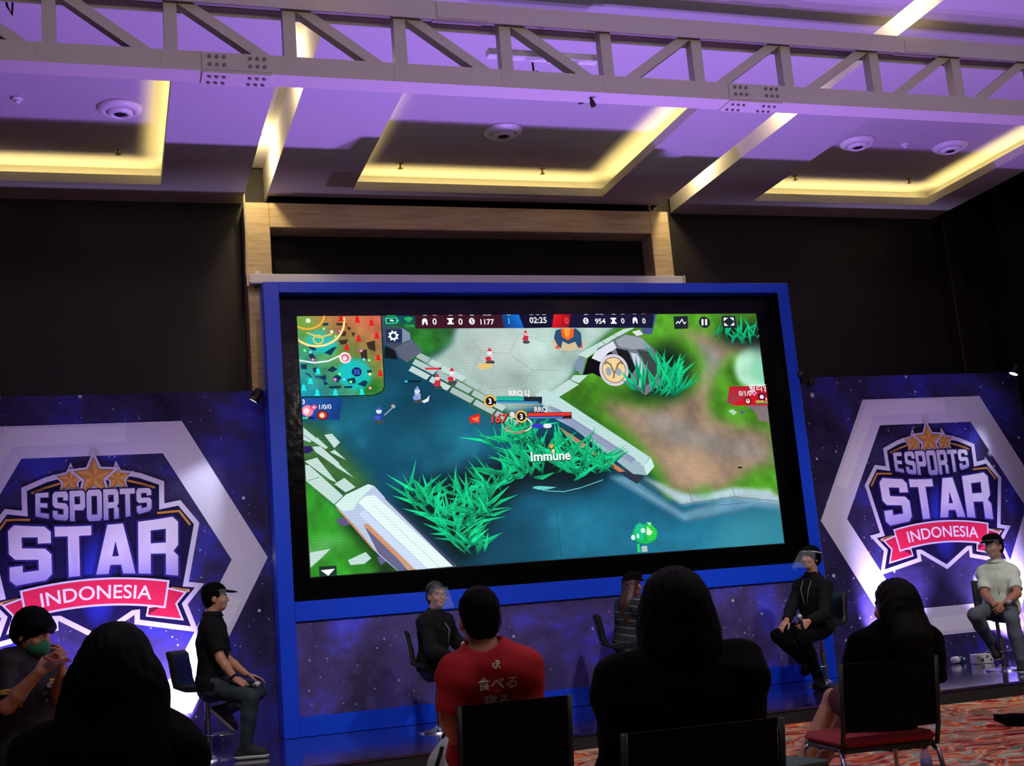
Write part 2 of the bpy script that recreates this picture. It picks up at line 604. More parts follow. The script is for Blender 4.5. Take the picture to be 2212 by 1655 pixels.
# lamps along the slots: small bulkhead lights on the slot's side
M_lens = mat('lamp_lens', (255, 244, 214), 0.4, emit=(255, 236, 180), strength=7.0)
M_white = mat('white_enamel', (225, 224, 220), 0.4)
def slot_lamp(x, y, label):
    t = thing('ceiling_lamp', label, 'lamp', (x, y, ZC + 0.42), 0, 'slot lamps in the ceiling')
    MB().lathe([(0.05, -0.03), (0.05, 0.0)], 18).build('base', M_white, t)
    MB().lathe([(0.01, -0.10), (0.032, -0.09), (0.042, -0.06), (0.036, -0.032)], 18).build('bulb', M_lens, t, smooth=True)
    lamp('lamp_glow', 'POINT', (0, 0, -0.16), 27.0, (1.0, 0.77, 0.40), parent=t, shadow_soft_size=0.05)
for (x0, x1), nm in zip(SLOTS, ('over the tan stone portal', 'right of the middle coffer')):
    for y, pos in ((8.3, 'beyond the truss'), (10.35, 'just past the truss'), (12.35, 'close to the dark wall')):
        slot_lamp((x0 + x1) / 2 - 0.03, y, 'glowing lamp inside ceiling slot %s, %s' % (nm, pos))

# travertine portal on the wall behind the screen
pm = MB()
PX0, PX1, PZ = 1.44, 6.53, 5.785
pm.box((PX0, 13.0, 0.0), (1.71, YW, PZ), 0.008); pm.box((6.18 + .10, 13.0, 0.0), (PX1, YW, PZ), 0.008)
pm.box((1.71, 13.0, 5.50), (6.28, YW, PZ), 0.008)
struct('trim_portal', pm, M_trav)
struct('trim_niche', MB().box((1.71, 13.30, 0.0), (6.28, 13.345, 5.50)), M_void)
tag(MB().tube([(1.43, 12.985, 4.9), (1.445, 12.98, 5.4), (1.44, 12.98, 5.87)], 0.012, 8).build('cable_conduit', mat('ivory_plastic', (205, 196, 170), 0.5)), 'ivory cable conduit running up the left edge of the tan portal', 'conduit')
# projection-screen housing across the portal
t = thing('projector_screen_housing', 'long white roll-up projection screen housing mounted across the tan portal', 'projector screen', (0, 12.9, 4.84))
MB().box((1.44, -0.06, -0.02), (6.56, 0.06, 0.085), 0.012).build('casing', M_white, t)
for x in (1.415, 6.56):
    MB().box((x, -0.065, -0.05), (x + 0.025, 0.065, 0.09), 0.004).build('end_cap', mat('ivory_plastic', (205, 196, 170)), t)
MB().box((1.50, -0.02, -0.055), (6.5, 0.02, -0.02), 0.005).build('weight_bar', M_black, t)
tag(MB().box((1.52, 12.975, 4.945), (1.58, 13.0, 5.0), 0.004).build('wall_socket', M_white), 'small white socket on the tan portal above the screen housing', 'socket')

# ------------------------------------------------------------------ air diffusers, sprinklers, detectors on the raised panels
def diffuser(x, y, label):
    t = thing('air_diffuser', label, 'air vent', (x, y, ZU), 0, 'round air diffusers')
    MB().lathe([(0.205, 0.0), (0.20, -0.022), (0.165, -0.05), (0.13, -0.055), (0.128, -0.02), (0.16, 0.0)], 40).build('outer_ring', M_white, t, smooth=True)
    MB().lathe([(0.122, -0.005), (0.12, -0.06), (0.095, -0.082), (0.07, -0.082), (0.068, -0.03), (0.075, -0.005)], 36).build('inner_ring', M_white, t, smooth=True)
    MB().lathe([(0.001, -0.075), (0.05, -0.075), (0.06, -0.06), (0.064, -0.004)], 30).build('core', M_void, t)
for p, lb in (((0.15, 11.39), 'round white air diffuser in the leftmost lit coffer'), ((3.99, 11.53), 'round white air diffuser alone in the middle lit coffer'),
              ((8.24, 11.42), 'round white air diffuser, left one of two in the right coffer'), ((9.5, 11.41), 'round white air diffuser, right one of two in the right coffer')):
    diffuser(p[0], p[1], lb)
M_brass = mat('brass', (150, 122, 70), 0.3, 1.0)
def sprinkler(p, label):
    t = thing('sprinkler_head', label, 'sprinkler', (p[0], p[1], ZU), 0, 'fire sprinklers in the coffers')
    MB().lathe([(0.035, 0.0), (0.033, -0.008), (0.012, -0.012)], 18).build('rose', M_brass, t)
    MB().tube([(0, 0, 0), (0, 0, -0.05)], 0.009, 8).build('stem', M_brass, t)
    MB().lathe([(0.028, -0.055), (0.026, -0.051)], 16).build('deflector', M_brass, t)
for p, lb in (((0.136, 12.444), 'small brass sprinkler in the leftmost coffer'), ((3.115, 12.577), 'brass sprinkler at the left end of the middle coffer'), ((4.795, 12.600), 'brass sprinkler at the right end of the middle coffer'),
              ((8.077, 12.535), 'brass sprinkler, left one in the right-hand coffer'), ((9.714, 12.513), 'brass sprinkler, right one in the right-hand coffer')):
    sprinkler(p, lb)
def detector(p, label):
    t = thing('smoke_detector', label, 'smoke detector', (p[0], p[1], ZU))
    MB().lathe([(0.05, 0.0), (0.05, -0.02), (0.03, -0.03)], 20).build('base', M_white, t, smooth=True)
    MB().lathe([(0.028, -0.03), (0.024, -0.05), (0.005, -0.056)], 20).build('chamber', M_white, t, smooth=True)
detector((-0.742, 11.275), 'white smoke detector in the leftmost lit coffer')
detector((8.879, 11.408), 'white smoke detector between two air diffusers')

# ------------------------------------------------------------------ steel truss across the hall
M_steel = mat('painted_steel', (186, 182, 168), 0.55, bump=0.05, bscale=30)
M_bolt = mat('bolt_steel', (110, 108, 104), 0.5, 0.6)
YT, ZB, ZT = 8.2, 5.03, 5.70
truss = thing('roof_truss', 'grey painted steel truss with diagonal struts spanning the hall under the ceiling', 'truss', (0, YT, ZB))
def tr(mb, name, mats=M_steel, **kw): return mb.build(name, mats, truss, **kw)
X0, X1 = -4.3, 11.25
b = MB().box((X0, 0, 0), (X1, 0.012, 0.145)).box((X0, 0.012, 0.0), (X1, 0.185, 0.012)).box((X0, 0.185, 0), (X1, 0.197, 0.145))
tr(b, 'bottom_chord')
b = MB().box((X0, 0, ZT - ZB - 0.15), (X1, 0.012, ZT - ZB)).box((X0, 0.012, ZT - ZB - 0.08), (X1, 0.185, ZT - ZB - 0.068)).box((X0, 0.185, ZT - ZB - 0.15), (X1, 0.197, ZT - ZB))
tr(b, 'top_chord')
vx = [p[0] for p in ((-0.339, 8.200, 5.128), (0.463, 8.200, 5.085), (1.294, 8.200, 5.095), (2.113, 8.200, 5.091), (2.939, 8.200, 5.103), (3.772, 8.200, 5.101), (4.563, 8.200, 5.095), (5.380, 8.200, 5.099), (6.235, 8.200, 5.100), (7.069, 8.200, 5.097))]
st = vx[1] - vx[0]
vx = [vx[0] - 3 * st, vx[0] - 2 * st, vx[0] - st] + vx + [vx[-1] + (vx[-1] - vx[-2])]
mid = 8
zt = ZT - ZB
for i, x in enumerate(vx):
    tr(MB().box((x - 0.045, 0.05, 0.012), (x + 0.045, 0.145, zt - 0.08)), 'vertical_strut')
    if i < len(vx) - 1:
        xn = vx[i + 1]
        if i < mid: a, e = (x + 0.05, 0.098, zt - 0.10), (xn - 0.05, 0.098, 0.06)
        else: a, e = (x + 0.05, 0.098, 0.06), (xn - 0.05, 0.098, zt - 0.10)
        tr(MB().bar(a, e, 0.09, 0.075), 'diagonal_strut')
    g = MB().band([(-0.004, 0.02), (0.0, 0.02), (0.0, 0.14), (-0.004, 0.14)], x - 0.09, x + 0.09)
    tr(MB().box((x - 0.075, -0.003, 0.03), (x + 0.075, 0.0, 0.12)), 'gusset_plate')
for p in ((0.905, 8.200, 5.117), (5.020, 8.200, 5.092)):
    x = p[0]
    tr(MB().box((x - 0.24, -0.012, 0.015), (x + 0.24, 0.0, 0.135)).box((x - 0.24, -0.004, -0.012), (x + 0.24, 0.2, 0.0)), 'splice_plate')
    bm_ = MB()
    for q in (-0.19, -0.14, -0.09, 0.09, 0.14, 0.19):
        for z in (0.045, 0.105):
            bm_.lathe([(0.013, 0.0), (0.013, 0.012)], 6, mtx=Matrix.Translation((x + q, -0.012, z)) @ Matrix.Rotation(PI / 2, 4, 'X'))
        for y in (0.05, 0.15):
            bm_.lathe([(0.013, -0.024), (0.013, -0.012)], 6, center=(x + q, y, 0))
    tag(tr(bm_, 'bolts', M_bolt), kind='stuff')
for p in ((2.597, 8.200, 5.569), (6.730, 8.200, 5.546)):
    x = p[0]
    tr(MB().box((x - 0.2, -0.01, zt - 0.14), (x + 0.2, 0.0, zt - 0.02)).box((x - 0.2, 0.02, zt - 0.09), (x + 0.2, 0.18, zt - 0.08)), 'splice_plate')
# power strip clipped to the truss, with hanging plugs
ps = thing('power_strip', 'white lighting power strip fixed behind the truss in mid-span', 'power strip', (vx[mid] - 0.46, YT + 0.26, ZB + 0.40))
MB().box((-0.46, -0.04, -0.03), (0.46, 0.04, 0.03), 0.006).build('casing', M_white, ps)
for x in (-0.30, 0.05, 0.28): MB().lathe([(0.018, -0.05), (0.018, -0.03)], 10, center=(x, 0, 0)).build('socket', M_white, ps)
M_rub = mat('black_rubber', (8, 8, 9), 0.6)
def plug_cable(x, ln, curl, label):
    t = thing('power_cable', label, 'cable', (x, YT + 0.26, ZB + 0.345), 0, 'plug cables hanging from the truss')
    pts = [(0, 0, 0), (0.004, 0, -ln * .5), (0.01, 0, -ln)]
    MB().tube(pts, 0.009, 8).build('cable', M_rub, t)
    MB().lathe([(0.012, -ln - 0.0), (0.022, -ln - 0.02), (0.022, -ln - .05), (0.018, -ln - .055), (0.026, -ln - 0.06), (0.026, -ln - .10)], 12, center=(0.01, 0, 0)).build('connector', M_rub, t)
    if curl:
        MB().tube([(0.03, 0, -ln * .35), (0.05, 0, -ln * .9), (0.10, 0, -ln - 0.05), (0.16, 0, -ln - .02)], 0.009, 8).build('tail', M_rub, t)
plug_cable(vx[mid] - 0.76, 0.18, False, 'black plug cable, leftmost of three hanging from the truss power strip')
plug_cable(vx[mid] - 0.55, 0.20, True, 'black plug cable with a curled tail hanging from the truss power strip')
plug_cable(vx[mid] - 0.18, 0.22, False, 'black plug cable, rightmost of three hanging from the truss power strip')
pp = (3.617, 8.300, 4.980)
t = thing('power_connector', 'black connector dangling below the bottom chord of the truss', 'cable', (pp[0], 8.3, ZB))
MB().lathe([(0.010, -0.0), (0.012, -0.02), (0.02, -0.035), (0.022, -0.075)], 12, mtx=Matrix.Rotation(R(-14), 4, 'Y')).build('connector', M_rub, t)
pp = (-0.614, 8.300, 5.439)
t = thing('power_lead', 'black looped lead hanging behind the truss at its far left', 'cable', (pp[0], YT + 0.26, ZB + 0.62))
MB().tube([(-0.02, 0, 0), (0.0, 0, -0.10), (0.03, 0, -0.16), (0.035, 0, -0.05), (0.05, 0, 0.0)], 0.008, 8).build('lead', M_rub, t)

# ================================================================== STAGE
ZS = 0.13
YF = 9.73
M_stage_top = galaxy_mat('stage_print', 4.0, 0.09, 0.25, 0.8, 0.45)
M_riser = mat('stage_skirt', (26, 24, 26), 0.8)
stg = thing('stage_platform', 'low wide platform with glossy dark blue starry floor', 'stage', (0, 0, 0))
MB().box((-4.2, YF, ZS - 0.02), (11.1, 12.9, ZS)).build('stage_floor', M_stage_top, stg)
MB().box((-4.2, YF + 0.01, 0.0), (11.1, 12.9, ZS - 0.02)).build('skirt', M_riser, stg)

# ------------------------------------------------------------------ LED wall in its blue frame
M_blue = mat('blue_laminate', (6, 72, 236), 0.32, coat=0.3)
M_gloss = mat('glossy_black_vinyl', (4, 4, 5), 0.15, coat=0.25, spec=0.3, bump=0.35, bscale=9)
FX0, FX1, FY = 1.515, 7.635, 12.30
IX0, IX1 = 1.675, 7.485
led = thing('led_wall', 'big bright LED screen showing a battle game inside a thick blue frame', 'screen', ((FX0 + FX1) / 2, FY, ZS + 0.001))
ox = (FX0 + FX1) / 2
def fb(name, x0, x1, z0, z1, y0=0.0, y1=0.34, m=M_blue): return MB().box((x0 - ox, y0, z0 - ZS), (x1 - ox, y1, z1 - ZS), 0.004).build(name, m, led)
fb('frame_post', FX0, IX0, ZS, 4.68)
fb('frame_post', IX1, FX1, ZS, 4.68)
fb('frame_rail', IX0, IX1, 4.565, 4.68)
fb('frame_rail', IX0, IX1, 1.225, 1.42)
fb('frame_rail', IX0, IX1, ZS, 0.315)
fb('surround', IX0, IX1, 1.42, 4.565, 0.155, 0.30, M_gloss)
for s_ in (0, 1):
    MB().box((IX0 - ox if s_ == 0 else IX1 - ox - 0.004, 0.004, 1.424 - ZS), (IX0 - ox + 0.004 if s_ == 0 else IX1 - ox, 0.154, 4.56 - ZS)).build('reveal_lining', M_gloss, led)
fb('lower_panel', IX0, IX1, 0.315, 1.225, 0.03, 0.06, galaxy_mat('lower_panel_print', 11.0, 0.35, 1.3, 0.2, 1.6))

# --- the picture on the screen (an emissive display)
SX0, SZ0, SW, SH = 1.868, 1.655, 5.385, 2.695
NU, NV = 560, 280
gu, gv = np.meshgrid((np.arange(NU + 1)) / NU * SW, (np.arange(NV + 1)) / NV * SH, indexing='ij')
def vnoise(scale, octv=4, seed=1):
    r = np.random.default_rng(seed); out = np.zeros_like(gu); amp = 1.0; tot = 0
    for o in range(octv):
        t = r.random((64, 64)); x = gu * scale * 2 ** o; y = gv * scale * 2 ** o
        xi = np.floor(x).astype(int); yi = np.floor(y).astype(int); fx = x - xi; fy = y - yi
        fx = fx * fx * (3 - 2 * fx); fy = fy * fy * (3 - 2 * fy)
        a = t[xi % 64, yi % 64]; b_ = t[(xi + 1) % 64, yi % 64]; c = t[xi % 64, (yi + 1) % 64]; d = t[(xi + 1) % 64, (yi + 1) % 64]
        out += amp * ((a * (1 - fx) + b_ * fx) * (1 - fy) + (c * (1 - fx) + d * fx) * fy); tot += amp; amp *= 0.5
    return out / tot
def pmask(poly):
    ins = np.zeros(gu.shape, bool); n = len(poly)
    for i in range(n):
        x0, y0 = poly[i]; x1, y1 = poly[(i + 1) % n]
        if y0 == y1: continue
        c = ((y0 > gv) != (y1 > gv)) & (gu < (x1 - x0) * (gv - y0) / (y1 - y0) + x0)
        ins ^= c
    return ins.astype(float)
def blur(a, r):
    r = int(r)
    if r < 1: return a
    for _ in range(2):
        for ax in (0, 1):
            p = np.pad(a, [(r + 1, r) if i == ax else (0, 0) for i in (0, 1)], mode='edge')
            c = np.cumsum(p, axis=ax)
            n = a.shape[ax]; w = 2 * r + 1
            sl = lambda s, e: tuple(slice(s, e) if i == ax else slice(None) for i in (0, 1))
            a = (c[sl(w, w + n)] - c[sl(0, n)]) / w
    return a
img = np.zeros(gu.shape + (3,))
def paint(poly, col, soft=2, amt=1.0, tex=0.0, seed=3, scale=6.0):
    m = blur(pmask(poly), soft) * amt
    c = np.array(col, float)
    cc = c[None, None, :] * (1 + tex * (vnoise(scale, 4, seed) - 0.5) * 2)[..., None]
    img[:] = img * (1 - m[..., None]) + cc * m[..., None]
ALL = [(-1, -1), (9, -1), (9, 9), (-1, 9)]
paint(ALL, (14, 76, 104), 0, 1, 0.30, 5, 1.6)
for sd, cen in ((1, (1.694, 1.381)), (2, (2.909, 0.324)), (3, (1.182, 1.301)), (4, (4.276, 0.192)), (5, (0.514, 1.619)), (6, (2.237, 1.666))):
    x, y = cen
    paint([(x + 0.35 * math.cos(a) * (1 + .3 * math.sin(a * 3 + sd)), y + 0.2 * math.sin(a)) for a in np.linspace(0, 2 * PI, 16)[:-1]], (36, 128, 150), 16, 0.55, 0.3, sd)
for cen, r_ in (((0.313, 1.480), .10), ((0.594, 1.348), .08), ((1.735, 1.255), .16), ((1.544, 1.089), .13), ((1.008, 0.942), .12), ((1.314, 1.050), .11), ((2.652, 0.414), .1), ((2.968, 0.371), .12)):
    x, y = cen
    paint([(x - r_, y - r_ * .6), (x + r_ * .6, y - r_ * .8), (x + r_, y + r_ * .5), (x - r_ * .5, y + r_ * .8)], (48, 150, 172), 3, 0.35)
paint([(2.567, 0.643), (5.412, 0.281), (5.368, -0.032), (2.505, -0.021)], (30, 118, 150), 22, 0.7, 0.2, 8)
paint([(4.651, 0.429), (5.441, 0.492), (5.368, -0.032), (4.481, -0.001)], (80, 170, 180), 20, 0.5)
paint([(0.806, 1.609), (1.569, 1.088), (2.043, 0.621), (1.127, 0.526), (0.675, 1.079)], (10, 60, 90), 26, 0.5)
# plaza and lawns
paint([(0.941, 2.606), (1.790, 2.599), (1.642, 2.369), (1.426, 2.234), (1.267, 2.146), (1.101, 2.300)], (40, 110, 40), 6, 1, 0.45, 9)
paint([(1.752, 2.651), (3.703, 2.638), (3.167, 2.237), (3.049, 2.113), (3.022, 2.008), (2.784, 1.795), (2.555, 1.657), (2.207, 1.616), (1.971, 1.735), (1.658, 1.910), (1.416, 2.092), (1.282, 2.206), (1.478, 2.244), (1.642, 2.369)], (166, 192, 184), 3, 1, 0.22, 11, 3.0)
paint([(1.842, 2.599), (2.425, 2.594), (2.612, 2.277), (2.154, 1.924), (1.702, 2.138)], (196, 204, 198), 20, 0.6, 0.1, 12)
paint([(1.666, 2.011), (1.985, 1.785), (2.207, 1.616), (2.532, 1.402), (2.371, 1.382), (1.920, 1.625), (1.385, 2.017)], (52, 92, 52), 3, 0.85, 0.4, 12)
paint([(3.703, 2.638), (4.125, 2.799), (5.534, 2.795), (5.485, 0.463), (4.677, 0.627), (4.150, 0.560), (3.982, 0.579), (3.867, 0.807), (3.720, 0.995), (2.806, 1.742), (3.055, 2.060), (3.167, 2.237)], (74, 142, 34), 3, 1, 0.45, 13, 4.0)
paint([(2.812, 1.804), (3.299, 1.478), (3.804, 0.991), (3.993, 0.671), (3.781, 0.785), (3.437, 1.214), (2.829, 1.700)], (30, 92, 26), 8, 0.8, 0.3)
DIRT = [(4.266, 2.514), (4.544, 2.385), (4.695, 2.164), (4.605, 1.920), (4.410, 1.763), (4.167, 1.673), (3.874, 1.607), (3.377, 1.695), (3.314, 1.624), (3.671, 1.309), (3.916, 0.986), (4.048, 0.658), (4.677, 0.627), (5.060, 0.857), (5.381, 0.923), (5.384, 1.301), (4.949, 1.370), (4.665, 1.460), (4.613, 1.650), (4.766, 2.026), (4.999, 2.214), (5.460, 2.251), (5.419, 2.402), (4.901, 2.381), (4.673, 2.466)]
paint(DIRT, (148, 124, 104), 7, 1, 0.30, 15, 5.0)
paint([(3.694, 1.518), (4.090, 1.505), (4.752, 1.216), (5.334, 1.114), (5.320, 1.006), (4.728, 1.031), (4.116, 1.240)], (140, 146, 150), 9, 0.65, 0.25, 16, 6)
paint([(4.541, 2.358), (4.662, 2.137), (4.598, 1.866), (4.766, 2.026), (4.883, 2.243)], (138, 148, 156), 7, 0.6, 0.25, 17, 6)
paint([(4.152, 1.055), (4.618, 1.089), (4.691, 0.742), (4.225, 0.712)], (186, 154, 124), 12, 0.7, 0.2, 18)
paint([((5.430, 2.029)[0] + 0.42 * math.cos(a), (5.430, 2.029)[1] + 0.30 * math.sin(a)) for a in np.linspace(0, 2 * PI, 24)[:-1]], (176, 226, 198), 3, 1, 0.12, 19)
paint([((5.488, 2.011)[0] + 0.27 * math.cos(a), (5.488, 2.011)[1] + 0.2 * math.sin(a)) for a in np.linspace(0, 2 * PI, 24)[:-1]], (124, 206, 168), 4, 0.8)
# dark shade printed under bushes and walls in the game picture
for pl in ([(0.897, 0.755), (1.303, 0.904), (1.977, 1.070), (2.740, 1.343), (3.272, 1.220), (3.465, 0.955), (3.111, 0.716), (2.317, 0.781), (1.924, 0.431), (1.690, 0.058), (1.535, -0.003), (1.124, 0.478)], [(3.696, 2.047), (4.075, 2.363), (4.462, 2.195), (4.417, 1.817), (4.169, 1.689), (3.720, 1.755)], [(4.836, 2.575), (5.411, 2.570), (5.458, 2.234), (4.897, 2.353)]):
    paint(pl, (5, 22, 26), 9, 0.92)
# stone kerbs, lower right and lower left
paint([(3.305, 0.866), (3.544, 0.855), (4.164, 0.418), (4.808, 0.560), (5.407, 0.464), (5.442, 0.361), (5.048, 0.440), (4.175, 0.319)], (96, 146, 172), 2, 1, 0.15, 21)
paint([(3.694, 0.848), (3.898, 0.768), (4.160, 0.643), (4.295, 0.608), (4.627, 0.633), (4.822, 0.666), (5.298, 0.614), (5.442, 0.477), (5.405, 0.450), (4.823, 0.552), (4.159, 0.502)], (172, 196, 204), 2, 1, 0.15, 22)
paint([(4.318, 0.663), (4.602, 0.684), (4.528, 0.596), (4.388, 0.603)], (74, 160, 50), 5, 0.9)
paint([(-0.008, 1.574), (0.171, 1.529), (0.343, 1.365), (0.550, 1.095), (0.695, 0.892), (0.607, 0.753), (-0.017, 0.786)], (60, 108, 52), 8, 0.95, 0.4, 23)
paint([(-0.008, 0.969), (0.292, 0.717), (0.411, 0.550), (0.652, 0.254), (0.826, 0.115), (0.943, -0.098), (-0.080, -0.049)], (46, 140, 36), 4, 1, 0.45, 24, 4)
paint([(0.307, 0.530), (0.463, 0.547), (0.727, 0.198), (0.897, -0.005), (0.727, -0.006), (0.562, 0.260)], (16, 40, 18), 6, 0.95)
paint([(-0.011, 0.296), (0.222, 0.383), (0.450, 0.343), (0.216, 0.282), (-0.006, 0.171)], (120, 180, 130), 6, 0.7)
# minimap
MAP = [(-0.013, 2.725), (0.886, 2.720), (0.882, 1.935), (0.858, 1.874), (0.755, 1.837), (-0.007, 1.830)]
mm = pmask(MAP)
u0, v0 = (-0.046, 1.838); u1, v1 = (0.919, 2.706)
tt = np.clip(((gu - u0) / (u1 - u0) + (gv - v0) / (v1 - v0)) / 2, 0, 1)
ca = np.array((20, 150, 190.)); cb = np.array((90, 140, 60.)); cc_ = np.array((205, 84, 70.))
mc = np.where(tt[..., None] < 0.5, ca + (cb - ca) * np.clip(tt * 2, 0, 1)[..., None], cb + (cc_ - cb) * np.clip(tt * 2 - 1, 0, 1)[..., None])
mc = mc * (1 + 0.25 * (vnoise(9, 3, 31) - .5) * 2)[..., None]
img[:] = np.where(mm[..., None] > 0.5, mc, img)
paint([(0.502, 2.051), (0.686, 2.020), (0.882, 1.935), (0.755, 1.837), (0.543, 1.849), (0.653, 1.913)], (24, 110, 30), 4, 0.9)
paint([(-0.001, 2.705), (0.235, 2.703), (0.187, 2.541), (0.003, 2.529)], (110, 170, 60), 8, 0.8)
for c, r_ in (((0.219, 2.419), .13), ((0.322, 2.377), .09), ((0.582, 2.063), .17), ((0.504, 2.078), .12)):
    paint([(c[0] + r_ * math.cos(a), c[1] + r_ * math.sin(a)) for a in np.linspace(0, 2 * PI, 16)[:-1]], (20, 190, 190), 2, 0.9)
paint([(0.130, 2.704), (0.878, 2.700), (0.874, 2.534), (0.529, 2.510), (0.188, 2.568)], (228, 120, 80), 14, 0.55)
px_ = np.clip(img, 0, 255) / 255
px_ = np.where(px_ <= 0.04045, px_ / 12.92, ((px_ + 0.055) / 1.055) ** 2.4).reshape(-1, 3)
ii = np.arange((NU + 1) * (NV + 1)).reshape(NU + 1, NV + 1)
GF = np.stack([ii[:-1, :-1], ii[1:, :-1], ii[1:, 1:], ii[:-1, 1:]], -1).reshape(-1, 4)

A = Print(0.00005, 0.5)
rnd = random.Random(5)
# cracks and kerb joints
for ln in ([(3.716, 0.777), (4.128, 0.504)], [(4.128, 0.504), (4.824, 0.559)], [(4.824, 0.559), (5.393, 0.479)], [(3.623, 0.754), (4.164, 0.418)], [(4.164, 0.418), (4.481, 0.471), (4.990, 0.486)], [(4.259, 0.694), (4.287, 0.538)], [(4.806, 0.667), (4.833, 0.566)], [(3.448, 0.804), (4.175, 0.319)], [(4.175, 0.319), (4.979, 0.401)]):
    A.stroke(ln, 0.012, (84, 100, 116), bump=False)
for ln in ([(1.834, 2.495), (1.974, 2.287), (2.289, 2.256), (2.540, 2.070)], [(1.974, 2.287), (1.853, 2.084), (2.045, 1.875)], [(2.289, 2.256), (2.416, 2.489), (2.731, 2.381)], [(2.540, 2.070), (2.864, 2.064)], [(2.045, 1.875), (2.419, 1.918), (2.540, 2.070)], [(4.250, 0.920), (4.493, 1.014), (4.835, 0.947)], [(3.845, 1.355), (4.110, 1.188), (4.136, 0.925)], [(4.745, 1.163), (4.960, 0.995)]):
    A.stroke(ln, 0.007, (128, 140, 136), bump=False)
A.layer += 1
# bricks along the river bank
p0 = Vector((1.192, 2.184)); p1 = Vector((2.246, 1.589)); dirv = (p1 - p0); ln_ = dirv.length; dirv.normalize(); nv_ = Vector((-dirv.y, dirv.x))
for row, off in ((0, 0.0), (1, 0.085), (2, 0.17)):
    t_ = 0.0
    while t_ < ln_ * (1.0 - 0.08 * row):
        w_ = rnd.uniform(0.14, 0.3)
        a = p0 + dirv * t_ + nv_ * (off - 0.10); g_ = 0.018
        h_ = 0.066
        sh_ = rnd.randint(-16, 14)
        c_ = (178 + sh_, 200 + sh_, 196 + sh_)
        A.poly([a + dirv * rnd.uniform(0, .02), a + dirv * (w_ - g_), a + dirv * (w_ - g_ + .02) + nv_ * h_, a + nv_ * h_ + dirv * .02], c_, bump=False)
        t_ += w_
A.layer += 1
# pale stones at lower left
for q in ([(0.006, 1.521), (0.126, 1.413), (0.065, 1.363), (-0.000, 1.391)], [(0.075, 1.388), (0.141, 1.412), (0.249, 1.303), (0.222, 1.289)], [(0.217, 1.435), (0.296, 1.446), (0.375, 1.351), (0.313, 1.294)], [(0.088, 1.316), (0.172, 1.319), (0.356, 1.136), (0.316, 1.105), (0.117, 1.263)], [(0.266, 1.257), (0.315, 1.277), (0.430, 1.163)], [(-0.006, 1.171), (0.130, 1.204), (0.319, 0.936), (0.256, 0.965), (0.034, 1.143)], [(0.309, 1.105), (0.346, 1.130), (0.497, 0.977)], [(0.005, 1.136), (0.045, 1.128), (0.350, 0.823), (0.374, 0.796), (0.279, 0.717), (0.005, 0.969)], [(0.291, 0.923), (0.398, 0.982), (0.509, 0.880), (0.402, 0.833)], [(0.387, 0.144), (0.572, 0.214), (0.626, 0.147), (0.551, 0.095), (0.409, 0.092)], [(0.005, 0.245), (0.215, 0.269), (0.095, 0.164), (0.003, 0.095)], [(2.736, 1.820), (2.956, 1.956), (3.070, 1.896), (2.819, 1.761)], [(3.021, 2.004), (3.185, 2.001), (3.071, 1.911), (2.971, 1.956)], [(3.089, 2.239), (3.667, 2.522), (3.840, 2.550), (3.531, 2.407), (3.190, 2.194)]):
    A.poly(q, (188, 214, 208), bump=False)
A.layer += 1
for ln in ([(0.004, 1.443), (0.122, 1.348)], [(0.018, 0.968), (0.141, 1.001)], [(3.377, 2.394), (3.462, 2.335)], [(3.537, 2.465), (3.609, 2.420)]):
    A.stroke(ln, 0.01, (60, 92, 86))
# the round white structure and its neighbours
A.poly([(0.895, 2.534), (0.992, 2.568), (1.129, 2.560), (1.194, 2.504), (1.204, 2.448), (1.317, 2.295), (1.144, 2.185), (1.051, 2.230), (1.016, 2.313), (0.912, 2.383)], (64, 70, 92))
A.poly([(1.108, 2.560), (1.194, 2.504), (1.196, 2.434), (1.097, 2.394)], (120, 140, 160))
A.poly([(1.018, 2.340), (1.203, 2.434), (1.317, 2.295), (1.144, 2.185), (1.072, 2.230)], (88, 96, 116))
A.poly([(0.911, 2.369), (1.016, 2.313), (1.037, 2.217), (0.895, 2.233)], (12, 18, 24))
A.poly([(3.902, 2.682), (4.061, 2.696), (4.105, 2.696), (4.018, 2.460), (3.893, 2.461)], (66, 88, 132))
A.poly([(3.028, 2.083), (3.102, 2.217), (3.182, 2.195), (3.118, 2.002)], (122, 142, 162))
A.poly([(3.265, 2.193), (3.337, 2.308), (3.530, 2.392), (3.660, 2.464), (3.874, 2.432), (4.015, 2.298), (4.089, 2.121), (4.045, 1.874), (3.860, 1.755), (3.660, 1.897)], (108, 114, 130))
A.poly([(3.560, 2.392), (3.690, 2.456), (3.888, 2.417), (3.984, 2.298), (3.765, 2.287), (3.598, 2.318)], (146, 154, 166))
A.poly([(3.811, 2.286), (3.979, 2.254), (4.056, 2.107), (4.022, 1.947), (3.872, 1.863), (3.899, 2.095)], (58, 66, 66))
A.poly([(3.125, 2.002), (3.205, 2.194), (3.301, 2.250), (3.458, 2.291), (3.542, 2.218), (3.362, 1.961), (3.247, 2.021)], (8, 9, 12))
A.poly([(3.250, 2.193), (3.303, 2.265), (3.416, 2.328), (3.529, 2.385), (3.566, 2.304), (3.453, 2.248), (3.351, 2.148)], (214, 218, 232))
A.poly([(3.551, 2.305), (3.701, 2.273), (3.772, 2.068), (3.663, 1.926)], (20, 22, 28))
A.poly([(3.730, 2.251), (3.806, 2.235), (3.886, 2.095), (3.854, 1.907), (3.793, 1.843), (3.782, 2.025)], (196, 198, 224))
A.poly([(3.772, 2.492), (3.868, 2.513), (3.909, 2.461), (3.828, 2.440)], (214, 222, 220))
c_ = (3.506, 2.052); A.k = 0.72
A.ell(c_, 0.245, 0.255, (206, 200, 216), 32); A.ell(c_, 0.20, 0.208, (120, 92, 70), 32); A.ell(c_, 0.188, 0.196, (236, 204, 148), 32)
